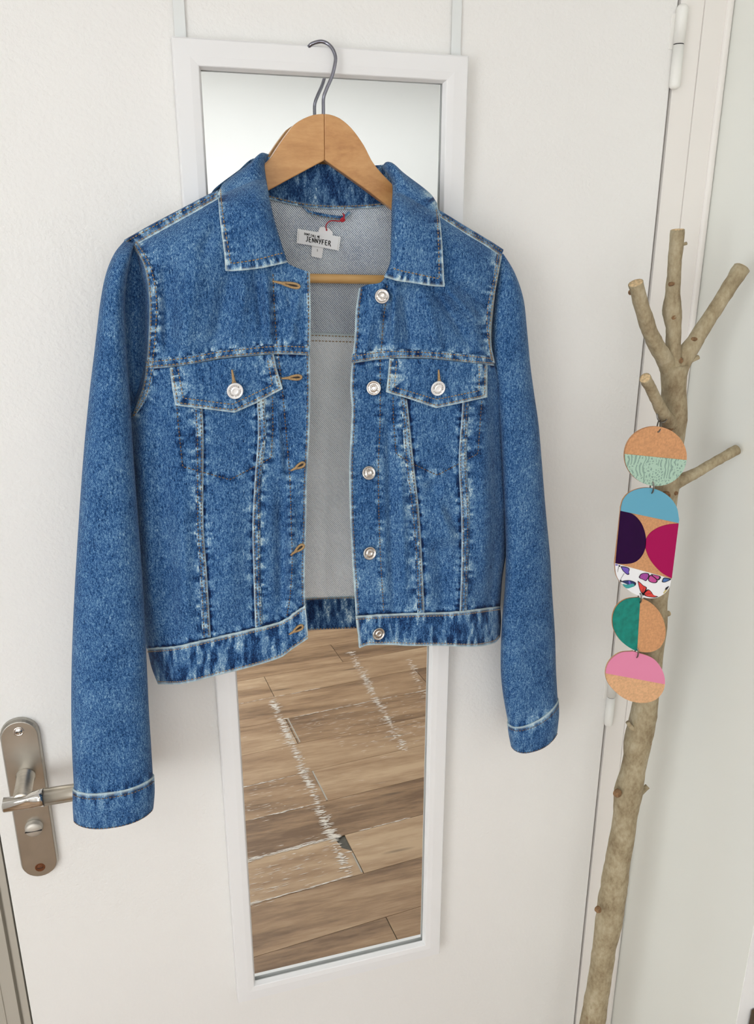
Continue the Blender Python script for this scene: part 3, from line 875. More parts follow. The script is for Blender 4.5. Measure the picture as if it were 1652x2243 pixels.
CREASE_SHADE = [[(a + 2.5, b) for a, b in SA_L[1]], [(a - 2.5, b) for a, b in SB_L[0]], [(a + 2.5, b) for a, b in SA_R[1]], [(a - 2.5, b) for a, b in SB_R[0]],
          [(a, b + 7) for a, b in YOKE_L_LO], [(a, b + 7) for a, b in YOKE_R_LO], [(a, b - 3) for a, b in WST_L], [(a, b - 3) for a, b in WST_R]]  # lines beside the seam bands where shade is painted into the denim
def whisk(run, d, k=0):
    n = 4.2 * vnoise(run / 7.5, d / 30.0, 33 + k) + 1.8 * vnoise(run / 3.2, d / 14.0, 35 + k)
    return np.tanh(n)
def wear_shade_at(px, py):
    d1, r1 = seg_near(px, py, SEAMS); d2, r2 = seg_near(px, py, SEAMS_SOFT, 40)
    d3 = seg_dist(px, py, CREASE_SHADE)
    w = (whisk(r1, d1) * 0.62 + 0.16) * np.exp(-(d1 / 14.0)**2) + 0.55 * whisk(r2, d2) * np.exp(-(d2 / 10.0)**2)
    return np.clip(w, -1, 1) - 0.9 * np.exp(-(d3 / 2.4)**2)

def pucker(px, py, wear_shade):
    return 0.0007 * np.clip(wear_shade, -1, 1)

def edge_at(S, which, w=3.2):
    e = np.zeros(S.shape[:2])
    for k in which:
        ref = {'L': S[:, :1], 'R': S[:, -1:], 'T': S[:1], 'B': S[-1:]}[k]
        e = np.maximum(e, np.exp(-(np.linalg.norm(S - ref, axis=-1) / w)**2))
    return e

def cloth(name, S, y, mat, parent, wear_shade=None, edges='', ew=3.2, solid=0.0016, lines=None):
    px, py = S[..., 0], S[..., 1]
    if wear_shade is None: wear_shade = wear_shade_at(px, py)
    elif lines is not None:
        dd, rr = seg_near(px, py, lines); wear_shade = wear_shade * (whisk(rr, dd) + 0.1)
    else: wear_shade = wear_shade * whisk(px, py, 3)
    y = y - pucker(px, py, wear_shade)
    P = W(px, py, y)
    nv, nu = px.shape
    return mesh_obj(name, P.reshape(-1, 3), grid_faces(nv, nu), mat, parent, smooth=True,
                    attrs={'wear_shade': wear_shade, 'edge': edge_at(S, edges, ew)}, solid=solid)

# --- stitches
def stitch_mesh(name, paths, mat, parent, ln=0.0030, gap=0.0009, rad=0.00052, seed=1):
    V, F = [], []
    rg = random.Random(seed)
    for p in paths:
        p = np.asarray(p, float)
        d = np.linalg.norm(np.diff(p, axis=0), axis=1); s = np.concatenate([[0], np.cumsum(d)])
        pos = 0.0
        while pos + ln < s[-1]:
            l = ln * rg.uniform(0.9, 1.1)
            a = np.array([np.interp(pos, s, p[:, k]) for k in range(3)]); b_ = np.array([np.interp(pos + l, s, p[:, k]) for k in range(3)])
            t = b_ - a; t /= max(np.linalg.norm(t), 1e-9)
            nrm = np.array([0, -1.0, 0]); nrm = nrm - t * (nrm @ t); nrm /= max(np.linalg.norm(nrm), 1e-9)
            sd = np.cross(t, nrm)
            n0 = len(V)
            V.append(a - nrm * rad * 0.6)
            for f in (0.22, 0.78):
                c = a + (b_ - a) * f
                V += [c + sd * rad, c + nrm * rad * 1.1, c - sd * rad, c - nrm * rad]
            V.append(b_ - nrm * rad * 0.6)
            for k in range(4):
                k2 = (k + 1) % 4
                F.append((n0, n0 + 1 + k, n0 + 1 + k2)); F.append((n0 + 1 + k, n0 + 5 + k, n0 + 5 + k2, n0 + 1 + k2)); F.append((n0 + 9, n0 + 5 + k2, n0 + 5 + k))
            pos += l + gap
    if not V: return None
    o = mesh_obj(name, np.array(V), F, mat, parent, smooth=True)
    o['kind'] = 'stuff'
    return o

def px_path(line, off, f=hermite, depth=dbody, n=None):
    q = np.asarray(line, float)
    L = np.linalg.norm(np.diff(q, axis=0), axis=1).sum()
    q = f(q, n or max(8, int(L / 3)))
    return W(q[:, 0], q[:, 1], depth(q[:, 0], q[:, 1]) - off)

def offset_line(line, d):
    q = np.asarray(line, float); t = np.gradient(q, axis=0); t /= np.linalg.norm(t, axis=1)[:, None]
    return q + d * np.stack([-t[:, 1], t[:, 0]], -1)

def strip(name, A, B, raise_, parent, mat=None, edges='L', na=7, f=hermite, depth=dbody, thick=None, n=None, wear_shade=0.68):
    """raised seam band between the pixel lines A (left or top) and B"""
    A = np.asarray(A, float); B = np.asarray(B, float)
    L = np.linalg.norm(np.diff(A, axis=0), axis=1).sum()
    n = n or max(12, int(L / 2.5))
    a = f(A, n); b_ = f(B, n)
    u = np.linspace(0, 1, na)[None, :, None]
    S = a[:, None] * (1 - u) + b_[:, None] * u
    prof = raise_ * (1 - np.abs(2 * u[..., 0] - 1)**5 * 0.85)
    px, py = S[..., 0], S[..., 1]
    sl = np.linspace(0, L, n)[:, None] + 0 * px
    w = wear_shade * (whisk(sl + L * 3.1, 30 * u[..., 0] + 0 * px, 2) + 0.28)
    y = depth(px, py) - prof - 0.0005 * w - 0.0006 * (vnoise(px / 6.0, py / 6.0, 31) + 0.3)
    # orientation: normals toward the room
    v1 = a[1] - a[0]; v2 = b_[0] - a[0]
    flip = (v1[0] * v2[1] - v1[1] * v2[0]) > 0
    if flip: S = S[:, ::-1]; y = y[:, ::-1]; w = w[:, ::-1]; edges = edges.translate(str.maketrans('LR', 'RL'))
    P = W(S[..., 0], S[..., 1], y)
    return mesh_obj(name, P.reshape(-1, 3), grid_faces(*S.shape[:2]), mat or M['denim'], parent, smooth=True,
                    attrs={'wear_shade': w, 'edge': edge_at(S, edges, 2.6)}, solid=0.001)

# --- back of the jacket (its inside shows through the opening)
def back_depth(px, py):
    return -0.0225 + 0.004 * rnd(np.clip((py - 420) / 200.0, 0, 1)) * 0 - 0.0012 * vnoise(px / 60.0, py / 90.0, 4) - 0.0006 * vnoise(px / 14., py / 60., 8)
S, u, v = coons([(300, 530), (430, 460), (588, 430), (658, 445), (728, 452), (802, 450), (856, 445), (960, 480), (1090, 560)],
                [(322, 752), (500, 742), (683, 731), (770, 733), (900, 726), (1075, 716)],
                [(300, 530), (322, 620), (322, 752)], [(1090, 560), (1080, 640), (1075, 716)], 150, 70)
back_up = cloth('back_yoke', S, back_depth(S[..., 0], S[..., 1]), M['lining'], jk, wear_shade=np.zeros(S.shape[:2]), solid=0.0012)
S, u, v = coons([(322, 750), (500, 740), (683, 729), (770, 731), (900, 724), (1075, 714)],
                [(326, 1360), (500, 1334), (668, 1311), (775, 1307), (900, 1299), (1088, 1284)],
                [(322, 750), (300, 900), (310, 1100), (326, 1360)], [(1075, 714), (1098, 860), (1108, 1080), (1088, 1284)], 150, 110)
yb = back_depth(S[..., 0], S[..., 1]) - 0.0012 - 0.003 * np.exp(-((S[..., 0] - 716 + 0.02 * (S[..., 1] - 900)) / 10)**2) * np.clip((S[..., 1] - 740) / 300, 0, 1)
back_lo = cloth('back_panel', S, yb, M['lining_light'], jk, wear_shade=np.zeros(S.shape[:2]), edges='T', ew=9.0, solid=0.0012)
stitch_mesh('stitching', [px_path([(660, 735), (683, 734.5), (770, 737.5), (800, 738)], 0.0022, depth=back_depth), px_path([(660, 747), (683, 746.5), (770, 749), (800, 749)], 0.0022, depth=back_depth)],
            M['thread'], back_lo, seed=3)
S, u, v = coons([(326, 1358), (500, 1333), (668, 1310), (775, 1306), (900, 1298), (1088, 1283)],
                [(345, 1430), (500, 1404), (672, 1381), (778, 1376), (900, 1368), (1088, 1352)],
                [(326, 1358), (345, 1430)], [(1088, 1283), (1088, 1352)], 200, 26)
yw = back_depth(S[..., 0], S[..., 1]) - 0.002
back_wb = cloth('back_waistband', S, yw, M['denim_dark'], jk, wear_shade=np.full(S.shape[:2], 0.7), edges='T', ew=3)
stitch_mesh('stitching', [px_path([(640, 1316), (668, 1313), (775, 1309), (800, 1307)], 0.0038, depth=back_depth), px_path([(640, 1384), (672, 1379), (778, 1374), (810, 1371)], 0.0038, depth=back_depth)],
            M['thread'], back_wb, seed=4)

# --- back of the collar behind the hanger
def collar_back_depth(px, py): return -0.0240 + 0.0015 * np.clip((450 - py) / 90, 0, 1) - 0.001 * vnoise(px / 9.0, py / 20.0, 6)
S, u, v = coons([(572, 340), (640, 354), (711, 360), (790, 364), (850, 360)], [(586, 432), (658, 448), (728, 455), (802, 453), (858, 447)],
                [(572, 340), (576, 390), (586, 432)], [(850, 360), (862, 402), (858, 447)], 130, 46)
cb = cloth('collar_back', S, collar_back_depth(S[..., 0], S[..., 1]), M['denim_dark'], jk, wear_shade=np.full(S.shape[:2], 0.35), edges='B', ew=3)
strip('collar_seam', [(587, 429), (658, 445), (728, 452), (802, 450), (857, 444)], [(588, 437), (658, 453), (728, 459), (802, 457), (857, 451)], 0.0022, cb, edges='R', depth=collar_back_depth)
stitch_mesh('stitching', [px_path([(588, 430), (658, 446), (728, 452), (802, 450), (857, 445)], 0.0036, depth=collar_back_depth)], M['thread'], cb, seed=5)
# hanger loop
def loop_depth(px, py): return -0.0268 - 0.005 * np.sin(np.pi * np.clip((px - 662) / 100.0, 0, 1))
lp = strip('hanging_loop', [(664, 452), (676, 460), (700, 466), (730, 471), (752, 472), (764, 462)], [(668, 459), (678, 470), (700, 476), (730, 481), (750, 483), (770, 468)], 0.0012, jk, edges='R', depth=loop_depth, wear_shade=0.3)
stitch_mesh('stitching', [px_path([(678, 466), (700, 473), (730, 478), (748, 480)], 0.0024, depth=loop_depth), px_path([(755, 453), (755, 466)], 0.0024, depth=loop_depth)], M['thread_dark'], lp, seed=6)

# --- front yokes
SHL = [(290, 536), (385, 478), (475, 430), (530, 440), (590, 520), (628, 574), (679, 597)]
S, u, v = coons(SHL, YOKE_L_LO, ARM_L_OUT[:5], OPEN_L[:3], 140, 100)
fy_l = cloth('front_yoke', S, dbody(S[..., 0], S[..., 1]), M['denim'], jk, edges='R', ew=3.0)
SHR = [(787, 632), (805, 624), (838, 616), (880, 540), (930, 472), (962, 470), (1021, 508), (1070, 538), (1100, 560)]
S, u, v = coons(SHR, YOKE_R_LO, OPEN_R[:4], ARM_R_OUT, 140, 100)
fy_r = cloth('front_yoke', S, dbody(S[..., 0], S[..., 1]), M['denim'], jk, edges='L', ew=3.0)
# --- front panels
SIDE_L = [(318, 804), (312, 845), (300, 880), (284, 915), (276, 980), (284, 1080), (293, 1180), (304, 1300), (321, 1421)]
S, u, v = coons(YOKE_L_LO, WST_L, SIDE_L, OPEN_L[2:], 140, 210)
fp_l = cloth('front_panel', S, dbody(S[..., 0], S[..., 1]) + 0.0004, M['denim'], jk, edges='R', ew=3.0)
SIDE_R = [(1083, 796), (1097, 850), (1106, 920), (1112, 1000), (1116, 1081), (1112, 1190), (1101, 1263), (1096, 1328)]
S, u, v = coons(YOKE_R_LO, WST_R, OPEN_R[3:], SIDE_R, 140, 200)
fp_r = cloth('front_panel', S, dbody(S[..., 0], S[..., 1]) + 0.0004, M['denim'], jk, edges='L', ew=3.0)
# --- waistbands
def dwaist(px, py): return dbody(px, py) - 0.0030
S, u, v = coons(WST_L, WSB_L, [(323, 1421), (332, 1462), (346, 1499)], [(669, 1326), (673, 1360), (675, 1399)], 190, 46)
ww = np.full(S.shape[:2], 0.5) + 0.4 * np.exp(-(np.minimum(v, 1 - v) / 0.2)**2)
wb_l = cloth('waistband', S, dwaist(S[..., 0], S[..., 1]) - 0.001 * np.sin(np.pi * v), M['denim'], jk, wear_shade=ww, edges='TRB', ew=3.6, solid=0.003)
S, u, v = coons(WST_R, WSB_R, [(780, 1350), (784, 1385), (788, 1420)], [(1096, 1328), (1098, 1360), (1096, 1396)], 180, 42)
ww = np.full(S.shape[:2], 0.5) + 0.4 * np.exp(-(np.minimum(v, 1 - v) / 0.2)**2)
wb_r = cloth('waistband', S, dwaist(S[..., 0], S[..., 1]) - 0.001 * np.sin(np.pi * v), M['denim'], jk, wear_shade=ww, edges='TLB', ew=3.6, solid=0.003)
def shift(line, dx, dy): return [(a + dx, b + dy) for a, b in line]
for o, top, bot in ((wb_l, WST_L, WSB_L), (wb_r, WST_R, WSB_R)):
    stitch_mesh('stitching', [px_path(shift(top, 0, 7), 0.0056, depth=dwaist), px_path(shift(bot, 0, -6), 0.0054, depth=dwaist)], M['thread'], o, seed=8)

# --- seam bands with their stitch lines
def down(line, d): return [(a, b + d) for a, b in line]
def band(A, B, par, edges, dark=False, n_off=4.5, mid=None):
    o = strip('seam_band', A, B, 0.0013, par, edges=edges)
    A = np.asarray(A); B = np.asarray(B)
    if len(A) == len(B):
        wdt = np.linalg.norm(B - A, axis=1)[:, None]
        a = A + (B - A) * (n_off / wdt); b_ = B - (B - A) * (n_off / wdt)
    else:
        a, b_ = A, B
    stitch_mesh('stitching', [px_path(a, 0.0024), px_path(b_, 0.0024)], M['thread_dark'] if dark else M['thread'], o, seed=len(A) * 3)
    return o
band(down(YOKE_L_UP, -3), down(YOKE_L_LO, 5), fy_l, 'R', n_off=5.5)
band(down(YOKE_R_UP, -3), down(YOKE_R_LO, 5), fy_r, 'R', n_off=5.5)
band(ARM_L_OUT, ARM_L_IN, fy_l, 'L', n_off=4.5)
band(ARM_R_IN, ARM_R_OUT, fy_r, 'R', n_off=4)
band(SA_L[0], SA_L[1], fp_l, 'R', dark=True); band(SB_L[0], SB_L[1], fp_l, 'L', dark=True)
band(SA_R[0], SA_R[1], fp_r, 'R', dark=True); band(SB_R[0], SB_R[1], fp_r, 'L', dark=True)
# placket and pocket stitch lines
stitch_mesh('stitching', [px_path(PLK_L[:3], 0.0012), px_path(offset_line(OPEN_L[:3], 5), 0.0014)], M['thread_dark'], fy_l, seed=10)
stitch_mesh('stitching', [px_path(PLK_L[2:], 0.0012), px_path(offset_line(OPEN_L[2:], 6), 0.0014), px_path(POC_L, 0.0010, f=lin)], M['thread_dark'], fp_l, seed=11)
stitch_mesh('stitching', [px_path(PLK_R[:5], 0.0012), px_path(offset_line(OPEN_R[:4], -6), 0.0014)], M['thread_dark'], fy_r, seed=12)
stitch_mesh('stitching', [px_path(PLK_R[4:], 0.0012), px_path(offset_line(OPEN_R[3:], -6), 0.0014), px_path(POC_R, 0.0010, f=lin)], M['thread_dark'], fp_r, seed=13)

# shoulder seam bands (back yoke coming forward over the shoulder)
def dshoulder(px, py): return dbody(px, py) - 0.0006
band([(272, 527), (330, 494), (400, 457), (478, 417)], [(290, 541), (345, 510), (410, 474), (480, 434)], fy_l, 'R', n_off=5)
band([(960, 460), (1022, 498), (1072, 528), (1103, 548)], [(962, 474), (1019, 511), (1068, 541), (1098, 563)], fy_r, 'R', n_off=4)

# cloth over the shoulders, from the front seam to the back of the jacket
for line, par in (([(272, 527), (330, 494), (400, 457), (478, 417), (545, 392)], fy_l), ([(905, 430), (960, 460), (1022, 498), (1072, 528), (1103, 548)], fy_r)):
    q = hermite(line, 60); kk = np.linspace(0, 1, 8)[:, None]
    S = np.repeat(q[None], 8, 0)
    S[..., 1] = S[..., 1] + 1.5 * (kk - 0.2) - 2.0 * np.sin(np.pi * kk)
    yf = dbody(q[:, 0], q[:, 1] + 6)[None]
    cloth('shoulder', S, (1 - kk) * -0.0215 + kk * yf, M['denim'], par, wear_shade=np.full(S.shape[:2], 0.5))

# --- pocket flaps
def flap(T, R_, B, L, par):
    S, u, v = coons(T, B, L, R_, 90, 46, lin, lin, lin, lin)
    d = np.minimum(np.minimum(u, 1 - u), 1 - v)
    y = dbody(S[..., 0], S[..., 1]) - 0.0030 - 0.0016 * v
    ww = 0.15 + 0.75 * np.exp(-(d / 0.15)**2)
    o = cloth('pocket_flap', S, y, M['denim'], par, wear_shade=ww, edges='LRB', ew=3.4, solid=0.0022, lines=[T, L, R_, B])
    return o
def dflap(px, py): return dbody(px, py) - 0.0056
T, Rr, B, L = [(372, 806), (483, 787), (600, 776)], [(600, 776), (606, 806), (619, 852)], [(384, 888), (450, 896), (514, 904), (560, 884), (619, 852)], [(372, 806), (377, 850), (384, 888)]
fl_l = flap(T, Rr, B, L, fp_l)
stitch_mesh('stitching', [px_path([(377, 808), (389, 882), (512, 898), (613, 850), (595, 782)], 0.0004, f=lin, depth=dflap),
                          px_path([(390, 808), (401, 872), (509, 886), (597, 843), (586, 786)], 0.0004, f=lin, depth=dflap)], M['thread'], fl_l, seed=15)
T, Rr, B, L = [(853, 786), (940, 786), (1068, 799)], [(1068, 799), (1068, 835), (1068, 870)], [(846, 859), (900, 875), (956, 894), (1010, 883), (1068, 870)], [(853, 786), (851, 820), (846, 859)]
fl_r = flap(T, Rr, B, L, fp_r)
stitch_mesh('stitching', [px_path([(857, 790), (852, 855), (956, 888), (1062, 866), (1063, 800)], 0.0004, f=lin, depth=dflap),
                          px_path([(869, 790), (864, 848), (956, 875), (1050, 856), (1050, 798)], 0.0004, f=lin, depth=dflap)], M['thread'], fl_r, seed=16)

# --- sleeves
def sleeve(name, L, R_, yc, hd, sag, nth, nv, mat, par, wear_ends=True, seed=0, solid=0.0016, edges=(0, 0), fold_amp=0.0014, cuff_edge=0.0):
    Ls = uni(L, nv); Rs = uni(R_, nv)
    s = np.linspace(0, 1, nv)
    yc = np.interp(s, *yc)[:, None]; hd = np.interp(s, *hd)[:, None]; sg = np.interp(s, *sag)[:, None]
    th = np.linspace(0, 2 * math.pi, nth, endpoint=False)[None, :]
    c, sn = np.cos(th), np.sin(th)
    m = 0.5 - 0.5 * np.sign(c) * np.abs(c)**0.85
    px = Ls[:, :1] * (1 - m) + Rs[:, :1] * m
    py = Ls[:, 1:] * (1 - m) + Rs[:, 1:] * m + sg * np.sign(sn) * np.abs(sn)**1.3
    y = yc - hd * np.sign(sn) * np.abs(sn)**0.75
    y = y - fold_amp * 2 * vnoise(px / 34.0 + 0.3 * py / 34., py / 120.0, seed) * np.abs(sn) - 0.0007 * vnoise(px / 15.0, py / 18.0, seed + 3)
    endw = np.maximum(edges[0] * np.exp(-(s * nv / 11.0)**2), edges[1] * np.exp(-((1 - s) * nv / 8.0)**2))[:, None] + 0 * px
    wear_shade = 0.9 * endw * whisk(px, py, 4)
    y = y - pucker(px, py, wear_shade) * np.sign(sn)
    P = W(px, py, y)
    o = mesh_obj(name, P.reshape(-1, 3), grid_faces(nv, nth, True), mat, par, smooth=True,
                 attrs={'wear_shade': wear_shade, 'edge': cuff_edge * np.exp(-((s * nv) / 2.6)**2)[:, None] + 0 * px}, solid=solid)
    return o, P
SL_L = [(272, 528), (250, 556), (232, 600), (220, 660), (208, 760), (196, 860), (186, 960), (178, 1060), (170, 1180), (162, 1320), (157, 1450), (156, 1560), (158, 1650), (162, 1728)]
SL_R = [(296, 533), (290, 552), (280, 600), (274, 660), (277, 760), (284, 860), (290, 960), (297, 1060), (306, 1180), (315, 1310), (321, 1440), (326, 1550), (331, 1630), (335, 1699)]
sl_l, PL_ = sleeve('sleeve', SL_L, SL_R, ([0, .12, .5, 1], [-.056, -.070, -.088, -.098]), ([0, .08, .2, .6, 1], [.004, .020, .026, .031, .031]),
                   ([0, .3, .7, 1], [0, 2, 10, 22]), 72, 300, M['denim'], jk, seed=41, edges=(0, 0.7))
CL_L = [(159, 1727), (159, 1765), (161, 1797)]; CL_R = [(338, 1698), (339, 1735), (336, 1770)]
cf_l, PC = sleeve('cuff', CL_L, CL_R, ([0, 1], [-.0985, -.099]), ([0, .5, 1], [.0325, .0335, .0325]), ([0, 1], [23, 30]), 96, 36, M['denim'], sl_l, seed=43, edges=(0.95, 0.5), solid=0.003, fold_amp=0.0008, cuff_edge=0.9)
def ring_path(P, row, i0, i1, off):
    q = P[row, i0:i1].copy(); q[:, 1] -= off
    return q
stitch_mesh('stitching', [ring_path(PC, 5, 3, 46, 0.0014), ring_path(PC, 33, 3, 46, 0.0012)], M['thread_dark'], cf_l, seed=18)
SR_L = [(1094, 556), (1090, 600), (1084, 650), (1078, 720), (1080, 790), (1088, 850), (1094, 920), (1099, 1000), (1104, 1100), (1108, 1200), (1106, 1285), (1099, 1372), (1097, 1463), (1102, 1520), (1113, 1582)]
SR_R = [(1103, 556), (1128, 598), (1147, 655), (1155, 725), (1162, 800), (1170, 860), (1180, 930), (1187, 1010), (1195, 1110), (1205, 1215), (1210, 1300), (1216, 1390), (1218, 1460), (1220, 1500), (1222, 1533)]
sl_r, PR_ = sleeve('sleeve', SR_L, SR_R, ([0, .1, .3, 1], [-.052, -.056, -.056, -.062]), ([0, .08, .2, .6, 1], [.003, .018, .024, .026, .027]),
                   ([0, .3, .7, 1], [0, 2, 10, 26]), 72, 280, M['denim'], jk, seed=45, edges=(0, 0.7))
CR_L = [(1111, 1582), (1114, 1606), (1119, 1632)]; CR_R = [(1224, 1532), (1225, 1565), (1221, 1604)]
cf_r, PC2 = sleeve('cuff', CR_L, CR_R, ([0, 1], [-.0625, -.063]), ([0, .5, 1], [.0285, .0295, .0285]), ([0, 1], [27, 29]), 96, 32, M['denim'], sl_r, seed=47, edges=(0.95, 0.5), solid=0.003, fold_amp=0.0008, cuff_edge=0.9)
stitch_mesh('stitching', [ring_path(PC2, 5, 3, 46, 0.0014), ring_path(PC2, 29, 3, 46, 0.0012)], M['thread_dark'], cf_r, seed=19)
# gusset of the left sleeve between its fold and the armhole seam
S, u, v = coons([(280, 540), (296, 536)], [(286, 912), (288, 917)], [(280, 540), (270, 600), (264, 660), (266, 760), (276, 860), (286, 912)], ARM_L_OUT, 40, 130)
yg = (1 - u) * (-0.074) + u * dbody(S[..., 0], S[..., 1]) + 0.020 * np.sin(np.pi * u) * np.sin(np.pi * np.clip(v * 1.05, 0, 1))
yg = np.where(v < 0.1, yg * v / 0.1 + dbody(S[..., 0], S[..., 1]) * (1 - v / 0.1), yg)
cloth('sleeve_cap', S, yg, M['denim'], sl_l, wear_shade=np.zeros(S.shape[:2]))

# --- collar leaves
def collar(T, R_, B, L, inner, par_name, f_side):
    S, u, v = coons(T, B, L, R_, 100, 100)
    px, py = S[..., 0], S[..., 1]
    ui = (1 - u) if inner == 'R' else u
    base = np.minimum(dbody(px, py), -0.058 - 0.00012 * np.clip(py - 360, 0, 250)) - 0.0095
    roll = rnd(np.clip(ui / 0.30, 0, 1)); top = rnd(np.clip(v / 0.30, 0, 1))
    y = base + 0.024 * (1 - roll) * (1 - 0.75 * v) + 0.022 * (1 - top)
    y = y - 0.004 * np.sin(np.pi * np.clip(ui, 0, 1)) - 0.0014 * vnoise(px / 40., py / 40., 14)
    d = seg_dist(px, py, [f_side])
    ww = 0.9 * np.exp(-(d / 14.0)**2) + 0.08
    return cloth('collar', S, y, M['denim'], jk, lines=[f_side], wear_shade=ww, edges='LB' if inner == 'R' else 'RB', ew=3.6, solid=0.0022), S, y
def surf_path(S, y, rows):
    """points along grid index pairs"""
    out = []
    for (j, i) in rows:
        out.append(W(S[j, i, 0], S[j, i, 1], y[j, i]))
    return np.array(out)
outerL = [(477, 423), (481, 476), (491, 555), (494, 590), (506, 594), (568, 587), (621, 575)]
colL, SL_, yL = collar([(477, 423), (489, 402), (547, 357), (572, 335), (590, 338)], [(590, 338), (582, 352), (580, 366), (588, 419), (600, 476), (617, 534), (630, 574)],
                       [(494, 593), (508, 594), (568, 588), (621, 577), (630, 574)], [(477, 423), (481, 476), (491, 555), (494, 593)], 'R', 'collar', outerL)
outerR = [(942, 423), (961, 452), (969, 534), (975, 620), (905, 620), (843, 606)]
colR, SR_, yR = collar([(836, 366), (846, 355), (860, 357), (884, 378), (942, 423), (958, 445)], [(958, 445), (964, 480), (969, 534), (974, 628)],
                       [(841, 606), (870, 615), (905, 620), (950, 627), (974, 628)], [(836, 366), (858, 400), (858, 452), (856, 534), (854, 575), (841, 606)], 'L', 'collar', outerR)
def leaf_stitch(S, y, inner, par, seed):
    n = 100
    kx = 9; kb = 90
    if inner == 'R':
        rows = [(j, kx) for j in range(2, kb)] + [(kb, i) for i in range(kx, 97)]
    else:
        rows = [(j, 99 - kx - 1) for j in range(14, kb)] + [(kb, i) for i in range(99 - kx - 1, 4, -1)]
    q = surf_path(S, y, rows); q[:, 1] -= 0.0016
    stitch_mesh('stitching', [q], M['thread'], par, seed=seed)
leaf_stitch(SL_, yL, 'R', colL, 21); leaf_stitch(SR_, yR, 'L', colR, 22)

# --- buttons
def text_mesh(txt, size):
    cu = bpy.data.curves.new('lettering', 'FONT'); cu.body = txt; cu.size = size; cu.align_x = 'CENTER'; cu.resolution_u = 1
    ob = bpy.data.objects.new('lettering', cu); COL.objects.link(ob)
    dg = bpy.context.evaluated_depsgraph_get(); me = ob.evaluated_get(dg).to_mesh()
    V = np.array([v.co[:] for v in me.vertices]); F = [tuple(p.vertices) for p in me.polygons]
    ob.evaluated_get(dg).to_mesh_clear()
    bpy.data.objects.remove(ob); bpy.data.curves.remove(cu)
    return V, F
BR = 0.0083
def button_parts():
    prof = [(0.0, -0.0014), (BR * 0.93, -0.0014), (BR, -0.0006), (BR, 0.0004), (BR * 0.95, 0.0011), (BR * 0.88, 0.0013), (BR * 0.83, 0.0009),
            (BR * 0.80, 0.0006), (BR * 0.44, 0.0007), (BR * 0.41, 0.0012), (BR * 0.34, 0.0013), (BR * 0.30, 0.0008), (BR * 0.2, 0.0006), (0, 0.0006)]
    V, F = [], []
    for txt, r, flip in (('JENNYFER', BR * 0.54, False), ('DENIM', BR * 0.73, True)):
        v, f = text_mesh(txt, 0.0030)
        n0 = len(V)
        for x, yy, _ in v:
            if not flip:
                a = math.pi / 2 - x * 1.25 / r; rr = r + yy * 0.75
            else:
                a = -math.pi / 2 + x * 1.25 / r; rr = r - yy * 0.75
            V.append((rr * math.cos(a), -0.00085, rr * math.sin(a)))
        F += [tuple(k + n0 for k in q) for q in f]
    for s_ in (-1, 1):
        n0 = len(V)
        V += [(s_ * BR * 0.62 + 0.0004 * math.cos(a), -0.00085, 0.0004 * math.sin(a)) for a in np.linspace(0, 2 * math.pi, 7)[:-1]]
        F.append(tuple(range(n0, n0 + 6)))
    return prof, V, F
BP, BTV, BTF = button_parts()
_bmesh = {}
def button(px, py, y, tilt, par, mat='silver', r=1.0):
    c = W(np.array(float(px)), np.array(float(py)), np.array(y))
    if mat not in _bmesh:
        b0 = lathe('button', [(a, h) for a, h in BP], (0, 0, 0), (0, -1, 0), M[mat], None, 28)
        t0 = mesh_obj('lettering', BTV, BTF, M['engraved'])
        _bmesh[mat] = (b0.data, t0.data)
        bpy.data.objects.remove(b0); bpy.data.objects.remove(t0)
    mb, mt = _bmesh[mat]
    o = bpy.data.objects.new('button', mb); COL.objects.link(o)
    R_ = Matrix.Rotation(tilt[0], 4, 'X') @ Matrix.Rotation(tilt[1], 4, 'Z') @ Matrix.Rotation(tilt[2], 4, 'Y')
    mw = Matrix.Translation(Vector(c)) @ R_ @ Matrix.Scale(r, 4)
    o.parent = par; o.matrix_parent_inverse = WORLD_INV[par.name]; o.matrix_basis = mw
    l = bpy.data.objects.new('lettering', mt); COL.objects.link(l)
    l.parent = o
    return o
db = lambda x, y: float(dbody(np.array(float(x)), np.array(float(y))))
for (x, y, t, rr) in ((837, 649, (-0.25, -0.30, 0.5), .92), (818.6, 850, (-0.1, -0.32, 0.6), .95), (808, 1036, (-0.30, 0.05, 0.1), .93), (810, 1212, (-0.15, 0.05, -0.1), .93), (829.6, 1388.6, (-0.05, 0.1, -0.15), .93)):
    par = wb_r if y > 1350 else (fy_r if y < 700 else fp_r)
    button(x, y, db(x, y) - (0.0068 if y > 1350 else 0.0045), t, par, 'silver', rr)
button(515, 856.5, db(515, 856) - 0.0080, (0.16, 0.08, -0.9), fl_l, 'silver_bright', 1.02)
button(960, 851, db(960, 851) - 0.0080, (0.16, 0.02, 0.2), fl_r, 'silver_bright', 1.0)

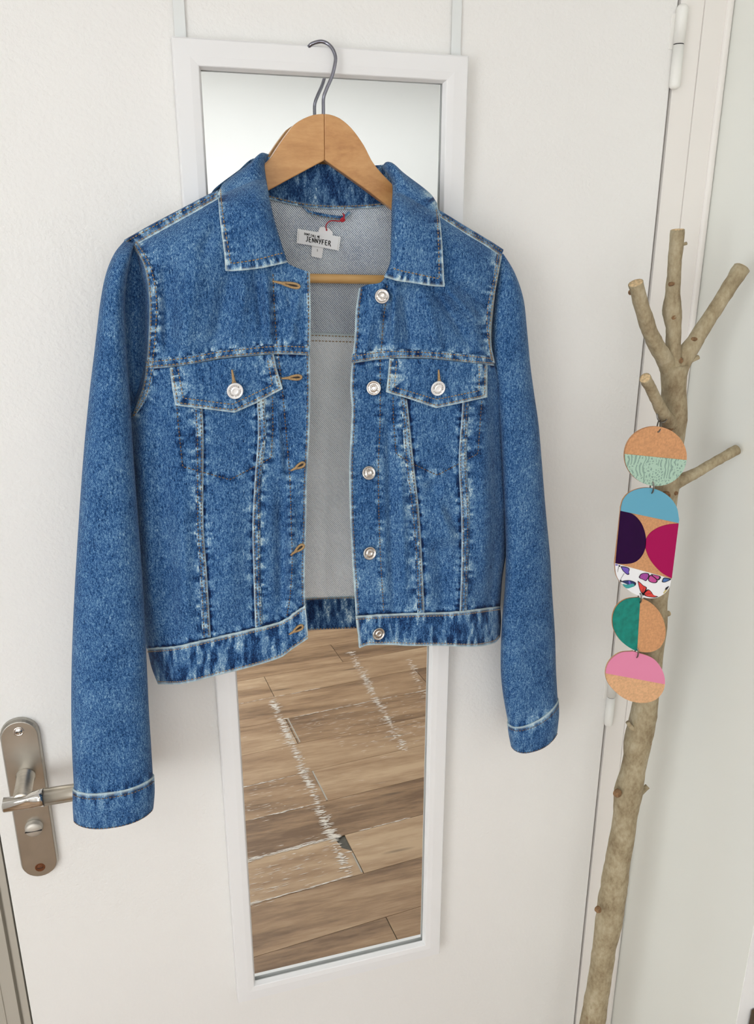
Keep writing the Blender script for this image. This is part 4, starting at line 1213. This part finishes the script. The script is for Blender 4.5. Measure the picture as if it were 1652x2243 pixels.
# --- buttonholes: thread loop round a slit, with a tail
def buttonhole(a, b_, par, off, eye=6.5, tail=0.35):
    a = np.array(a, float); b_ = np.array(b_, float)
    ax = b_ - a; L = np.linalg.norm(ax); ax /= L; nx = np.array([-ax[1], ax[0]])
    ts = np.linspace(0, 2 * math.pi, 40)
    pts = []
    for k in ts:
        s = 0.5 - 0.5 * math.cos(k)
        wd = eye * (0.35 + 0.65 * s) * math.sin(k) * 0.95
        pts.append(a + ax * L * (tail + (1 - tail) * s) + nx * wd)
    pts = np.array(pts)
    dep = dbody(pts[:, 0], pts[:, 1]) - off
    P = W(pts[:, 0], pts[:, 1], dep)
    o = tube('buttonhole', P, 0.0013, M['thread'], par, 7, caps=False)
    q = lin([a, a + ax * L * (tail + 0.12)], 8)
    P2 = W(q[:, 0], q[:, 1], dbody(q[:, 0], q[:, 1]) - off)
    tube('bar_tack', P2, np.linspace(0.0009, 0.0018, 8), M['thread'], o, 7)
    # dark slit
    q = pts[::2]; cen = q.mean(0); q = cen + (q - cen) * 0.72
    P3 = W(q[:, 0], q[:, 1], dbody(q[:, 0], q[:, 1]) - off + 0.0004)
    mesh_obj('slit', P3, [tuple(range(len(P3)))], M['dark'], o)
    # overcast stitches round the rim
    V = []
    prs = []
    for k in range(0, 40):
        d = pts[k] - cen; d = d / max(np.linalg.norm(d), 1e-6)
        e = pts[k] + d * 2.4
        prs.append(W(np.array([pts[k][0], e[0]]), np.array([pts[k][1], e[1]]), np.array([dep[k] - 0.0004, dep[k] + 0.0004])))
    for k, pr in enumerate(prs): V.append(pr)
    stitch_mesh('overcast', V, M['thread'], o, ln=0.0011, gap=0.0, rad=0.0003, seed=30)
    return o
for a, b_, par, off in (((597, 616), (656, 628), fy_l, 0.002), ((617, 829), (660, 826), fp_l, 0.002), ((637, 1031), (667, 1015), fp_l, 0.002),
                        ((637, 1216), (665, 1194), fp_l, 0.002), ((633, 1390), (663, 1371), wb_l, 0.0052)):
    buttonhole(a, b_, par, off)
buttonhole((508, 810), (515, 852), fl_l, 0.0062, eye=5, tail=0.55)
buttonhole((961, 810), (963, 850), fl_r, 0.0062, eye=5, tail=0.55)

# --- neck label, size tab, paper tag on red string
LY = -0.0258
def flat_poly(name, pts, y, mat, par, th=0.0006):
    q = np.array(pts, float)
    P = W(q[:, 0], q[:, 1], np.full(len(q), y))
    return prism(name, P, (0, th, 0), mat, par)
LBL = [(652, 501), (700, 509), (746.5, 519), (742.5, 549), (698, 540.5), (650, 532.5)]
size_tab = flat_poly('size_tab', [(683.5, 534), (709, 539), (705, 566), (682, 561.5)], LY - 0.0002, M['label_white'], jk)
label = flat_poly('brand_label', LBL, LY - 0.0016, M['label_white'], jk)
GL = {'J': [[(.35, 1), (1, 1)], [(.72, 1), (.68, .25), (.45, 0), (.1, .12)]], 'E': [[(.9, 1), (.12, .97), (.1, .03), (.95, 0)], [(.1, .52), (.75, .52)]],
      'N': [[(.08, 0), (.12, 1), (.85, .03), (.92, 1.05)]], 'Y': [[(.05, 1), (.5, .45)], [(.98, 1.05), (.3, -.05)]], 'F': [[(.95, 1), (.15, .95), (.1, -.05)], [(.12, .5), (.75, .52)]],
      'R': [[(.12, 0), (.15, 1), (.7, .95), (.8, .72), (.6, .5), (.15, .48)], [(.45, .48), (1.05, -.12)]], 'D': [[(.1, 0), (.1, 1), (.7, .8), (.85, .45), (.6, .08), (.1, 0)]],
      'O': [[(.5, 1), (.12, .7), (.12, .3), (.5, 0), (.88, .3), (.88, .7), (.5, 1)]], 'T': [[(0, 1), (1, .95)], [(.5, .97), (.45, 0)]], 'C': [[(.9, .9), (.45, 1), (.1, .55), (.4, .02), (.95, .12)]],
      'A': [[(.02, 0), (.5, 1), (.95, 0)], [(.2, .38), (.8, .38)]], 'L': [[(.15, 1), (.12, .02), (.85, 0)]], 'M': [[(.05, 0), (.15, 1), (.5, .35), (.85, 1), (.95, 0)]],
      'S': [[(.9, .85), (.5, 1), (.15, .78), (.5, .52), (.88, .28), (.5, 0), (.1, .14)]]}
def strokes(name, txt, org, adv, up, gap, lw, y, par, lw2=None):
    """hand lettering: org, adv (one letter cell) and up are photo pixel vectors"""
    V, F = [], []
    org = np.array(org, float); adv = np.array(adv, float); up = np.array(up, float)
    for ch in txt:
        if ch != ' ':
            for st in GL[ch]:
                p = lin(np.array([org + adv * a + up * b for a, b in st]), 14)
                t = np.gradient(p, axis=0); t /= np.maximum(np.linalg.norm(t, axis=1)[:, None], 1e-6)
                nn = np.stack([-t[:, 1], t[:, 0]], -1)
                w_ = lw * (0.8 + 0.4 * np.sin(np.linspace(0.3, 2.8, 14)))[:, None] / 2
                n0 = len(V)
                A = W((p + nn * w_)[:, 0], (p + nn * w_)[:, 1], np.full(14, y)); Bq = W((p - nn * w_)[:, 0], (p - nn * w_)[:, 1], np.full(14, y))
                V += list(A) + list(Bq)
                F += [(n0 + i, n0 + i + 1, n0 + 15 + i, n0 + 14 + i) for i in range(13)]
        org = org + adv * (1 + gap) * (0.5 if ch == ' ' else 1)
    return mesh_obj(name, np.array(V), F, M['ink'], par)
strokes('lettering', 'DONT CALL ME', (666.5, 514.5), (2.75, 0.62), (0.5, -5.0), 0.15, 0.95, LY - 0.0019, label)
strokes('lettering', 'JENNYFER', (669.5, 528.5), (5.6, 1.05), (0.6, -10.5), 0.26, 1.7, LY - 0.0019, label)
strokes('lettering', 'S', (694, 550.5), (2.4, 0.4), (0.3, -4.6), 0.1, 0.7, LY - 0.0005, size_tab)
stitch_mesh('stitching', [W(np.array([655., 653.5]), np.array([505., 530]), np.full(2, LY - 0.0019)), W(np.array([743., 739.5]), np.array([521., 546]), np.full(2, LY - 0.0019))],
            M['joint'], label, ln=0.0012, gap=0.0006, rad=0.0002)
tagp = flat_poly('price_tag', [(701, 498), (707, 497), (718, 499), (729, 507.5), (729, 522), (697, 516), (698, 505)], LY - 0.0009, M['paper'], jk)
def strpath(pts, ys): 
    q = np.array(pts, float); return hermite(W(q[:, 0], q[:, 1], np.array(ys)), 40)
tube('string', strpath([(715.5, 503), (714, 496), (717, 489), (724, 484), (733, 483.5), (744, 484.5), (752, 481), (754, 474), (751, 467)], [LY - .002, LY - .003, LY - .004, LY - .004, LY - .004, LY - .006, LY - .008, LY - .008, LY - .006]), 0.0006, M['string'], tagp, 8)
tube('string_knot', strpath([(746, 483), (750, 478), (755, 482), (749, 485), (753, 477), (754, 470)], [LY - .008, LY - .0095, LY - .009, LY - .009, LY - .0095, LY - .008]), 0.0009, M['string'], tagp, 8)
lathe('eyelet', [(0, 0), (0.0009, 0), (0.0009, 0.0003), (0, 0.0003)], W(np.array(715.5), np.array(504.), np.array(LY - .0011)), FWD, M['string'], tagp, 12)

# ------------------------------------------------------------------ branch stood in the corner
BY = -0.130
trunk_px = [(1477, 800, 50), (1476, 851, 46), (1477, 894, 50), (1473, 951, 47), (1466, 1023, 44), (1460, 1080, 45), (1446, 1200, 44), (1437, 1310, 45), (1432, 1370, 48),
            (1424, 1440, 46), (1411, 1560, 46), (1398, 1627, 51), (1390, 1673, 44), (1376, 1735, 51), (1369, 1797, 44.5), (1353, 1890, 45), (1337, 1998, 49), (1324, 2075, 42), (1310, 2168, 42), (1298, 2243, 44.5)]
def px_rad(px, py, y, wpx):
    a = W(np.array(px - wpx / 2.), np.array(float(py)), np.array(y)); b_ = W(np.array(px + wpx / 2.), np.array(float(py)), np.array(y))
    return float(np.linalg.norm(a - b_)) / 2
tp = [W(np.array(float(a)), np.array(float(b)), np.array(BY)) for a, b, c in trunk_px]
trd = [px_rad(a, b, BY, c) * 0.98 for a, b, c in trunk_px]
d = (tp[-1] - tp[-6]); d /= -d[2]
zend = tp[-1][2]
for f in (0.25, 0.5, 0.75, 1.0):
    tp.append(tp[-1 if f == 0.25 else len(trunk_px) - 1] + d * zend * f if f == 0.25 else tp[len(trunk_px) - 1] + d * zend * f); trd.append(trd[-1] * 1.01)
base = tp[-1]
br = thing('tree_branch', 'bare pale brown tree branch standing upright in the corner by the door hinges', 'branch', (base[0], BY, 0))
path = hermite(np.concatenate([np.array(tp), np.array(trd)[:, None]], 1), 170)
tube('trunk', path[:, :3], path[:, 3], M['bark'], br, 20, rough=0.06, seed=2)
def twig(pts, ys, ws, cut=True, seed=1, n=40, nm='twig'):
    q = np.array(pts, float)
    P = W(q[:, 0], q[:, 1], np.array(ys))
    r = [px_rad(a, b, y, w) for (a, b), y, w in zip(pts, ys, ws)]
    pr = hermite(np.concatenate([P, np.array(r)[:, None]], 1), n)
    o = tube(nm, pr[:, :3], pr[:, 3], M['bark'], br, 14, rough=0.07, seed=seed)
    if cut:
        t = pr[-1, :3] - pr[-3, :3]; t /= np.linalg.norm(t)
        lathe('cut_end', [(pr[-1, 3] * 0.98, -0.0006), (pr[-1, 3] * 0.9, 0.0006), (pr[-1, 3] * 0.4, 0.0010), (0, 0.0008)], pr[-1, :3], t, M['cut'], o, 14)
    return o
twig([(1476, 815), (1475, 770), (1475, 723), (1473, 690), (1472, 675), (1474, 650), (1475, 623), (1479, 565), (1484, 520), (1485, 503)], [BY] * 10, [40, 30, 28, 34, 35, 29, 26, 26, 27, 25], seed=3)
twig([(1474, 822), (1462, 797), (1445, 768), (1423, 723), (1406, 670), (1393, 620)], [BY, BY, BY - .008, BY - .015, BY - .02, BY - .025], [36, 34, 31, 29, 28, 29], seed=4)
twig([(1482, 822), (1492, 795), (1508, 768), (1525, 743), (1554, 697), (1591, 640), (1625, 587)], [BY, BY, BY, BY, BY, BY + .002, BY + .004], [36, 36, 34, 31, 28, 28, 31], seed=5)
twig([(1470, 930), (1454, 906), (1440, 880), (1426, 852), (1413, 828)], [BY - .006, BY - .020, BY - .030, BY - .038, BY - .045], [28, 24, 22, 21, 22], seed=6)
twig([(1468, 1066), (1490, 1053), (1523, 1037), (1566, 1012), (1614, 985)], [BY, BY, BY + .002, BY + .006, BY + .010], [30, 24, 20, 18, 19], seed=7)
twig([(1500, 800), (1515, 790), (1530, 782)], [BY - .004, BY - .004, BY - .004], [12, 8, 9], seed=8, n=10, cut=False)
twig([(1487, 536), (1497, 535), (1504, 533)], [BY - .004] * 3, [8, 6, 6], seed=9, n=8, cut=False)
twig([(1448, 1350), (1458, 1346), (1466, 1343)], [BY - .006] * 3, [16, 11, 10], seed=10, n=10)
twig([(1392, 1598), (1382, 1591), (1375, 1582)], [BY - .004] * 3, [12, 8, 8], seed=11, n=10, cut=False)
twig([(1395, 1742), (1408, 1732), (1419, 1722)], [BY + .002] * 3, [14, 11, 10], seed=12, n=12, cut=False)
for kx, ky, kr in ((1420, 1628, 9), (1355, 1739, 8), (1366, 1901, 7), (1312, 1994, 6), (1361, 1994, 5), (1319, 2159, 7), (1470, 935, 8), (1490, 790, 7), (1462, 1085, 8), (1473, 622, 4), (1476, 695, 5), (1523, 743, 4), (1386, 640, 5), (1480, 1080, 5)):
    c = W(np.array(float(kx)), np.array(float(ky)), np.array(BY - 0.0125 if ky > 800 else BY - 0.008))
    r = px_rad(kx, ky, BY, kr * 2)
    k = lathe('knot', [(r, -0.004), (r * 0.95, 0.0), (r * 0.62, 0.0022), (r * 0.40, 0.0024), (r * 0.30, 0.0012), (0, 0.0014)], c, (0.1, -1, 0.12), M['knot'], br, 12)

# ------------------------------------------------------------------ chain of cork and leather discs hung on a twig
OY = -0.168
orn = thing('hanging_ornament', 'chain of round and oval cork and leather discs hung from the tree branch', 'ornament', tuple(W(np.array(1392.), np.array(1540.), np.array(OY))))
def opoly(name, pts, y, mat, par, th):
    q = np.array(pts, float)
    return prism(name, W(q[:, 0], q[:, 1], np.full(len(q), y)), (0, th, 0), mat, par)
def ell(cx, cy, rx, ry, rot=0.0, a0=0.0, a1=2 * math.pi, n=64, skew=0.0):
    out = []
    for k in range(n):
        a = a0 + (a1 - a0) * k / (n - 1 if a1 - a0 < 6.2 else n)
        x, y = rx * math.cos(a), ry * math.sin(a)
        out.append((cx + x * math.cos(rot) - y * math.sin(rot), cy + x * math.sin(rot) + y * math.cos(rot)))
    return out
def clip_poly(poly, p0, p1, keep=1):
    """part of a convex outline on one side of the line p0-p1"""
    p0 = np.array(p0, float); p1 = np.array(p1, float); d = p1 - p0
    side = lambda q: keep * (d[0] * (q[1] - p0[1]) - d[1] * (q[0] - p0[0]))
    out = []
    for a, b_ in zip(poly, poly[1:] + poly[:1]):
        sa, sb = side(a), side(b_)
        if sa >= 0: out.append(a)
        if sa * sb < 0:
            t = sa / (sa - sb); out.append((a[0] + (b_[0] - a[0]) * t, a[1] + (b_[1] - a[1]) * t))
    return out
TH = 0.0028
# disc 1
e1 = ell(1437, 999.5, 68, 65, 0.25)
d1 = opoly('disc', e1, OY, M['cork'], orn, TH); d1['label'] = 'cork disc with mint lace lower half'
opoly('leather_half', clip_poly(e1, (1369, 994.5), (1505, 1008), 1), OY - 0.0008, M['mint'], d1, 0.0009)
# pill
pill = []
def arc3(p0, p1, p2, n=20):
    return list(map(tuple, hermite([p0, p1, p2], n)))
pill = list(map(tuple, hermite([(1361, 1112), (1366, 1095), (1379, 1080), (1400, 1071), (1424, 1069), (1450, 1077), (1470, 1092), (1483, 1112), (1488, 1138)], 40)))
pill += list(map(tuple, lin([(1488, 1140), (1472, 1264)], 6)))
pill += list(map(tuple, hermite([(1471, 1268), (1466, 1288), (1452, 1303), (1434, 1310), (1412, 1309), (1385, 1298), (1364, 1281), (1351, 1260), (1348, 1236)], 40)))
pill += list(map(tuple, lin([(1348, 1232), (1361, 1116)], 6)))
d2 = opoly('disc', pill, OY + 0.001, M['cork'], orn, TH); d2['label'] = 'long rounded plate with blue, purple, magenta and butterfly print pieces'
opoly('leather_half', clip_poly(pill, (1360, 1119), (1488, 1146), -1), OY + 0.0002, M['blue'], d2, 0.0009)
c_l = [(1360, 1119)] + list(map(tuple, hermite([(1362, 1119.5), (1386, 1126), (1404, 1144), (1414, 1170), (1415, 1195), (1407, 1217), (1392, 1231), (1370, 1235.5), (1349, 1234)], 40)))
opoly('leather_circle', c_l, OY + 0.0002, M['purple'], d2, 0.0009)
c_r = list(map(tuple, hermite([(1487, 1147), (1465, 1149), (1440, 1157), (1422, 1171), (1414, 1190), (1419, 1214), (1432, 1236), (1452, 1256), (1472, 1267)], 40)))
opoly('leather_circle', c_r, OY + 0.0002, M['magenta'], d2, 0.0009)
wp = clip_poly(pill, (1348, 1234), (1472, 1268), 1)
opoly('print_half', wp, OY + 0.0002, M['print_white'], d2, 0.0009)
# butterflies printed on the white piece (zoom frame 1330,1200 scale 9.178)
PY = OY - 0.0002
Z = lambda pts: [(1330 + a / 9.178, 1200 + b / 9.178) for a, b in pts]
def print_shape(pts, mat, lift=0.0, grow=None):
    q = np.array(Z(pts)); q = hermite(np.concatenate([q, q[:1]]), 36)[:-1]
    inside = np.array(q)
    P = W(inside[:, 0], inside[:, 1], np.full(len(inside), PY - lift))
    return mesh_obj('butterfly_print', P, [tuple(range(len(P)))], M[mat], d2)
def wing(pts, mat, k=0.74, core=None):
    print_shape(pts, 'p_black')
    q = np.array(pts, float); c = np.array(core, float) if core else q.mean(0)
    print_shape([tuple(c + (p - c) * k) for p in q], mat, 0.0001)
wing([(270, 372), (345, 375), (440, 405), (455, 440), (440, 490), (450, 530), (420, 545), (370, 515), (310, 450)], 'p_violet', 0.8)
print_shape([(172, 325), (230, 345), (200, 355), (172, 355)], 'p_violet')
print_shape([(232, 352), (262, 350), (262, 378), (240, 380)], 'p_black')
wing([(640, 580), (680, 525), (760, 505), (835, 515), (850, 560), (820, 625), (780, 668), (720, 640), (650, 610)], 'p_orchid', 0.82)
wing([(845, 560), (880, 545), (960, 600), (1020, 665), (990, 705), (910, 705), (840, 670), (825, 630)], 'p_pink', 0.8)
wing([(880, 525), (960, 540), (1075, 575), (1080, 610), (1030, 655), (960, 600), (905, 560)], 'p_pink', 0.68)
wing([(1100, 680), (1130, 610), (1170, 598), (1290, 630), (1180, 690), (1120, 695)], 'p_blue', 0.7)
wing([(275, 675), (360, 655), (470, 655), (580, 700), (575, 750), (500, 790), (440, 750)], 'p_navy', 0.8)
print_shape([(310, 725), (400, 740), (520, 720), (555, 755), (480, 800), (400, 815), (340, 775)], 'p_aqua', 0.0002)
print_shape([(430, 670), (455, 665), (475, 720), (450, 735)], 'p_violet', 0.0003)
print_shape([(258, 645), (282, 640), (290, 690), (270, 690)], 'p_black')
wing([(615, 660), (660, 690), (730, 755), (800, 800), (760, 900), (715, 935), (670, 870), (640, 780)], 'p_red', 0.8)
wing([(725, 930), (770, 860), (830, 835), (890, 880), (940, 950), (1030, 980), (960, 1000), (850, 990), (760, 965)], 'p_red', 0.8)
for ln in ([(715, 930), (700, 830)], [(715, 930), (750, 770)], [(725, 935), (825, 850)], [(735, 945), (905, 905)], [(345, 515), (275, 630)], [(235, 380), (212, 490)]):
    a, b_ = np.array(ln[0], float), np.array(ln[1], float); t = (b_ - a) / np.linalg.norm(b_ - a); nn = np.array([-t[1], t[0]]) * 4
    q = np.array(Z([a + nn, b_ + nn * .6, b_ - nn * .6, a - nn])); P = W(q[:, 0], q[:, 1], np.full(4, PY - 0.0003))
    mesh_obj('butterfly_print', P, [(0, 1, 2, 3)], M['p_black'], d2)
print_shape([(700, 910), (740, 905), (755, 940), (720, 960)], 'p_black', 0.0003)
print_shape([(1165, 850), (1180, 805), (1245, 770), (1235, 800), (1200, 840)], 'p_black')
print_shape([(1130, 905), (1170, 850), (1215, 835), (1190, 870), (1140, 920)], 'p_yellow')
# disc 3: teal and cork
e3 = list(map(tuple, hermite([(1400, 1309), (1372, 1313), (1352, 1328), (1343, 1352), (1346, 1380), (1363, 1406), (1390, 1424), (1420, 1429), (1444, 1420), (1457, 1398), (1457, 1370), (1446, 1342), (1425, 1320), (1400, 1309)], 60)))[:-1]
d3 = opoly('disc', e3, OY, M['cork'], orn, TH); d3['label'] = 'disc half teal suede half cork'
opoly('leather_half', clip_poly(e3, (1403, 1308), (1396, 1427), 1), OY - 0.0008, M['teal'], d3, 0.0009)
# disc 4: pink over pale cork
e4 = list(map(tuple, hermite([(1388, 1427), (1360, 1430), (1338, 1446), (1328, 1468), (1331, 1492), (1348, 1515), (1374, 1533), (1408, 1540), (1436, 1533), (1453, 1514), (1457, 1490), (1449, 1464), (1430, 1442), (1388, 1427)], 60)))[:-1]
d4 = opoly('disc', e4, OY, M['cork_pale'], orn, TH); d4['label'] = 'cork disc with pink upper half'
opoly('leather_half', clip_poly(e4, (1328, 1475), (1457, 1499), -1), OY - 0.0008, M['pink'], d4, 0.0009)
# ring and links
def ring_torus(name, c, rx, ry, tilt, rad, par, mat='steel'):
    c = W(np.array(float(c[0])), np.array(float(c[1])), np.array(c[2]))
    P = [c + np.array([rx * math.cos(a), rx * 0.55 * math.sin(a) * math.sin(tilt) + 0.25 * rx * math.cos(a), ry * math.sin(a)]) for a in np.linspace(0, 2 * math.pi, 41)]
    return tube(name, np.array(P), rad, M[mat], par, 8, caps=False)
ring_torus('split_ring', (1451, 909, BY - 0.024), 0.0080, 0.0080, 0.6, 0.0009, orn)
for (xa, ya), (xb, yb_), y0, y1 in (((1446, 922), (1443, 946), BY - 0.028, OY - 0.001), ((1430, 1056), (1428, 1080), OY - 0.001, OY), ((1403, 1301), (1402, 1320), OY - .0005, OY - .001), ((1396, 1420), (1395, 1440), OY - .001, OY - .001)):
    A = W(np.array(float(xa)), np.array(float(ya)), np.array(y0)); B = W(np.array(float(xb)), np.array(float(yb_)), np.array(y1))
    mid = (A + B) / 2; ax = (B - A) / 2
    P = [mid + ax * math.sin(a) * 1.05 + np.array([0.0006, -0.0024, 0]) * math.cos(a) + np.array([0, 0.0006, 0]) for a in np.linspace(0, 2 * math.pi, 31)]
    tube('link', np.array(P), 0.0008, M['steel'], orn, 8, caps=False)
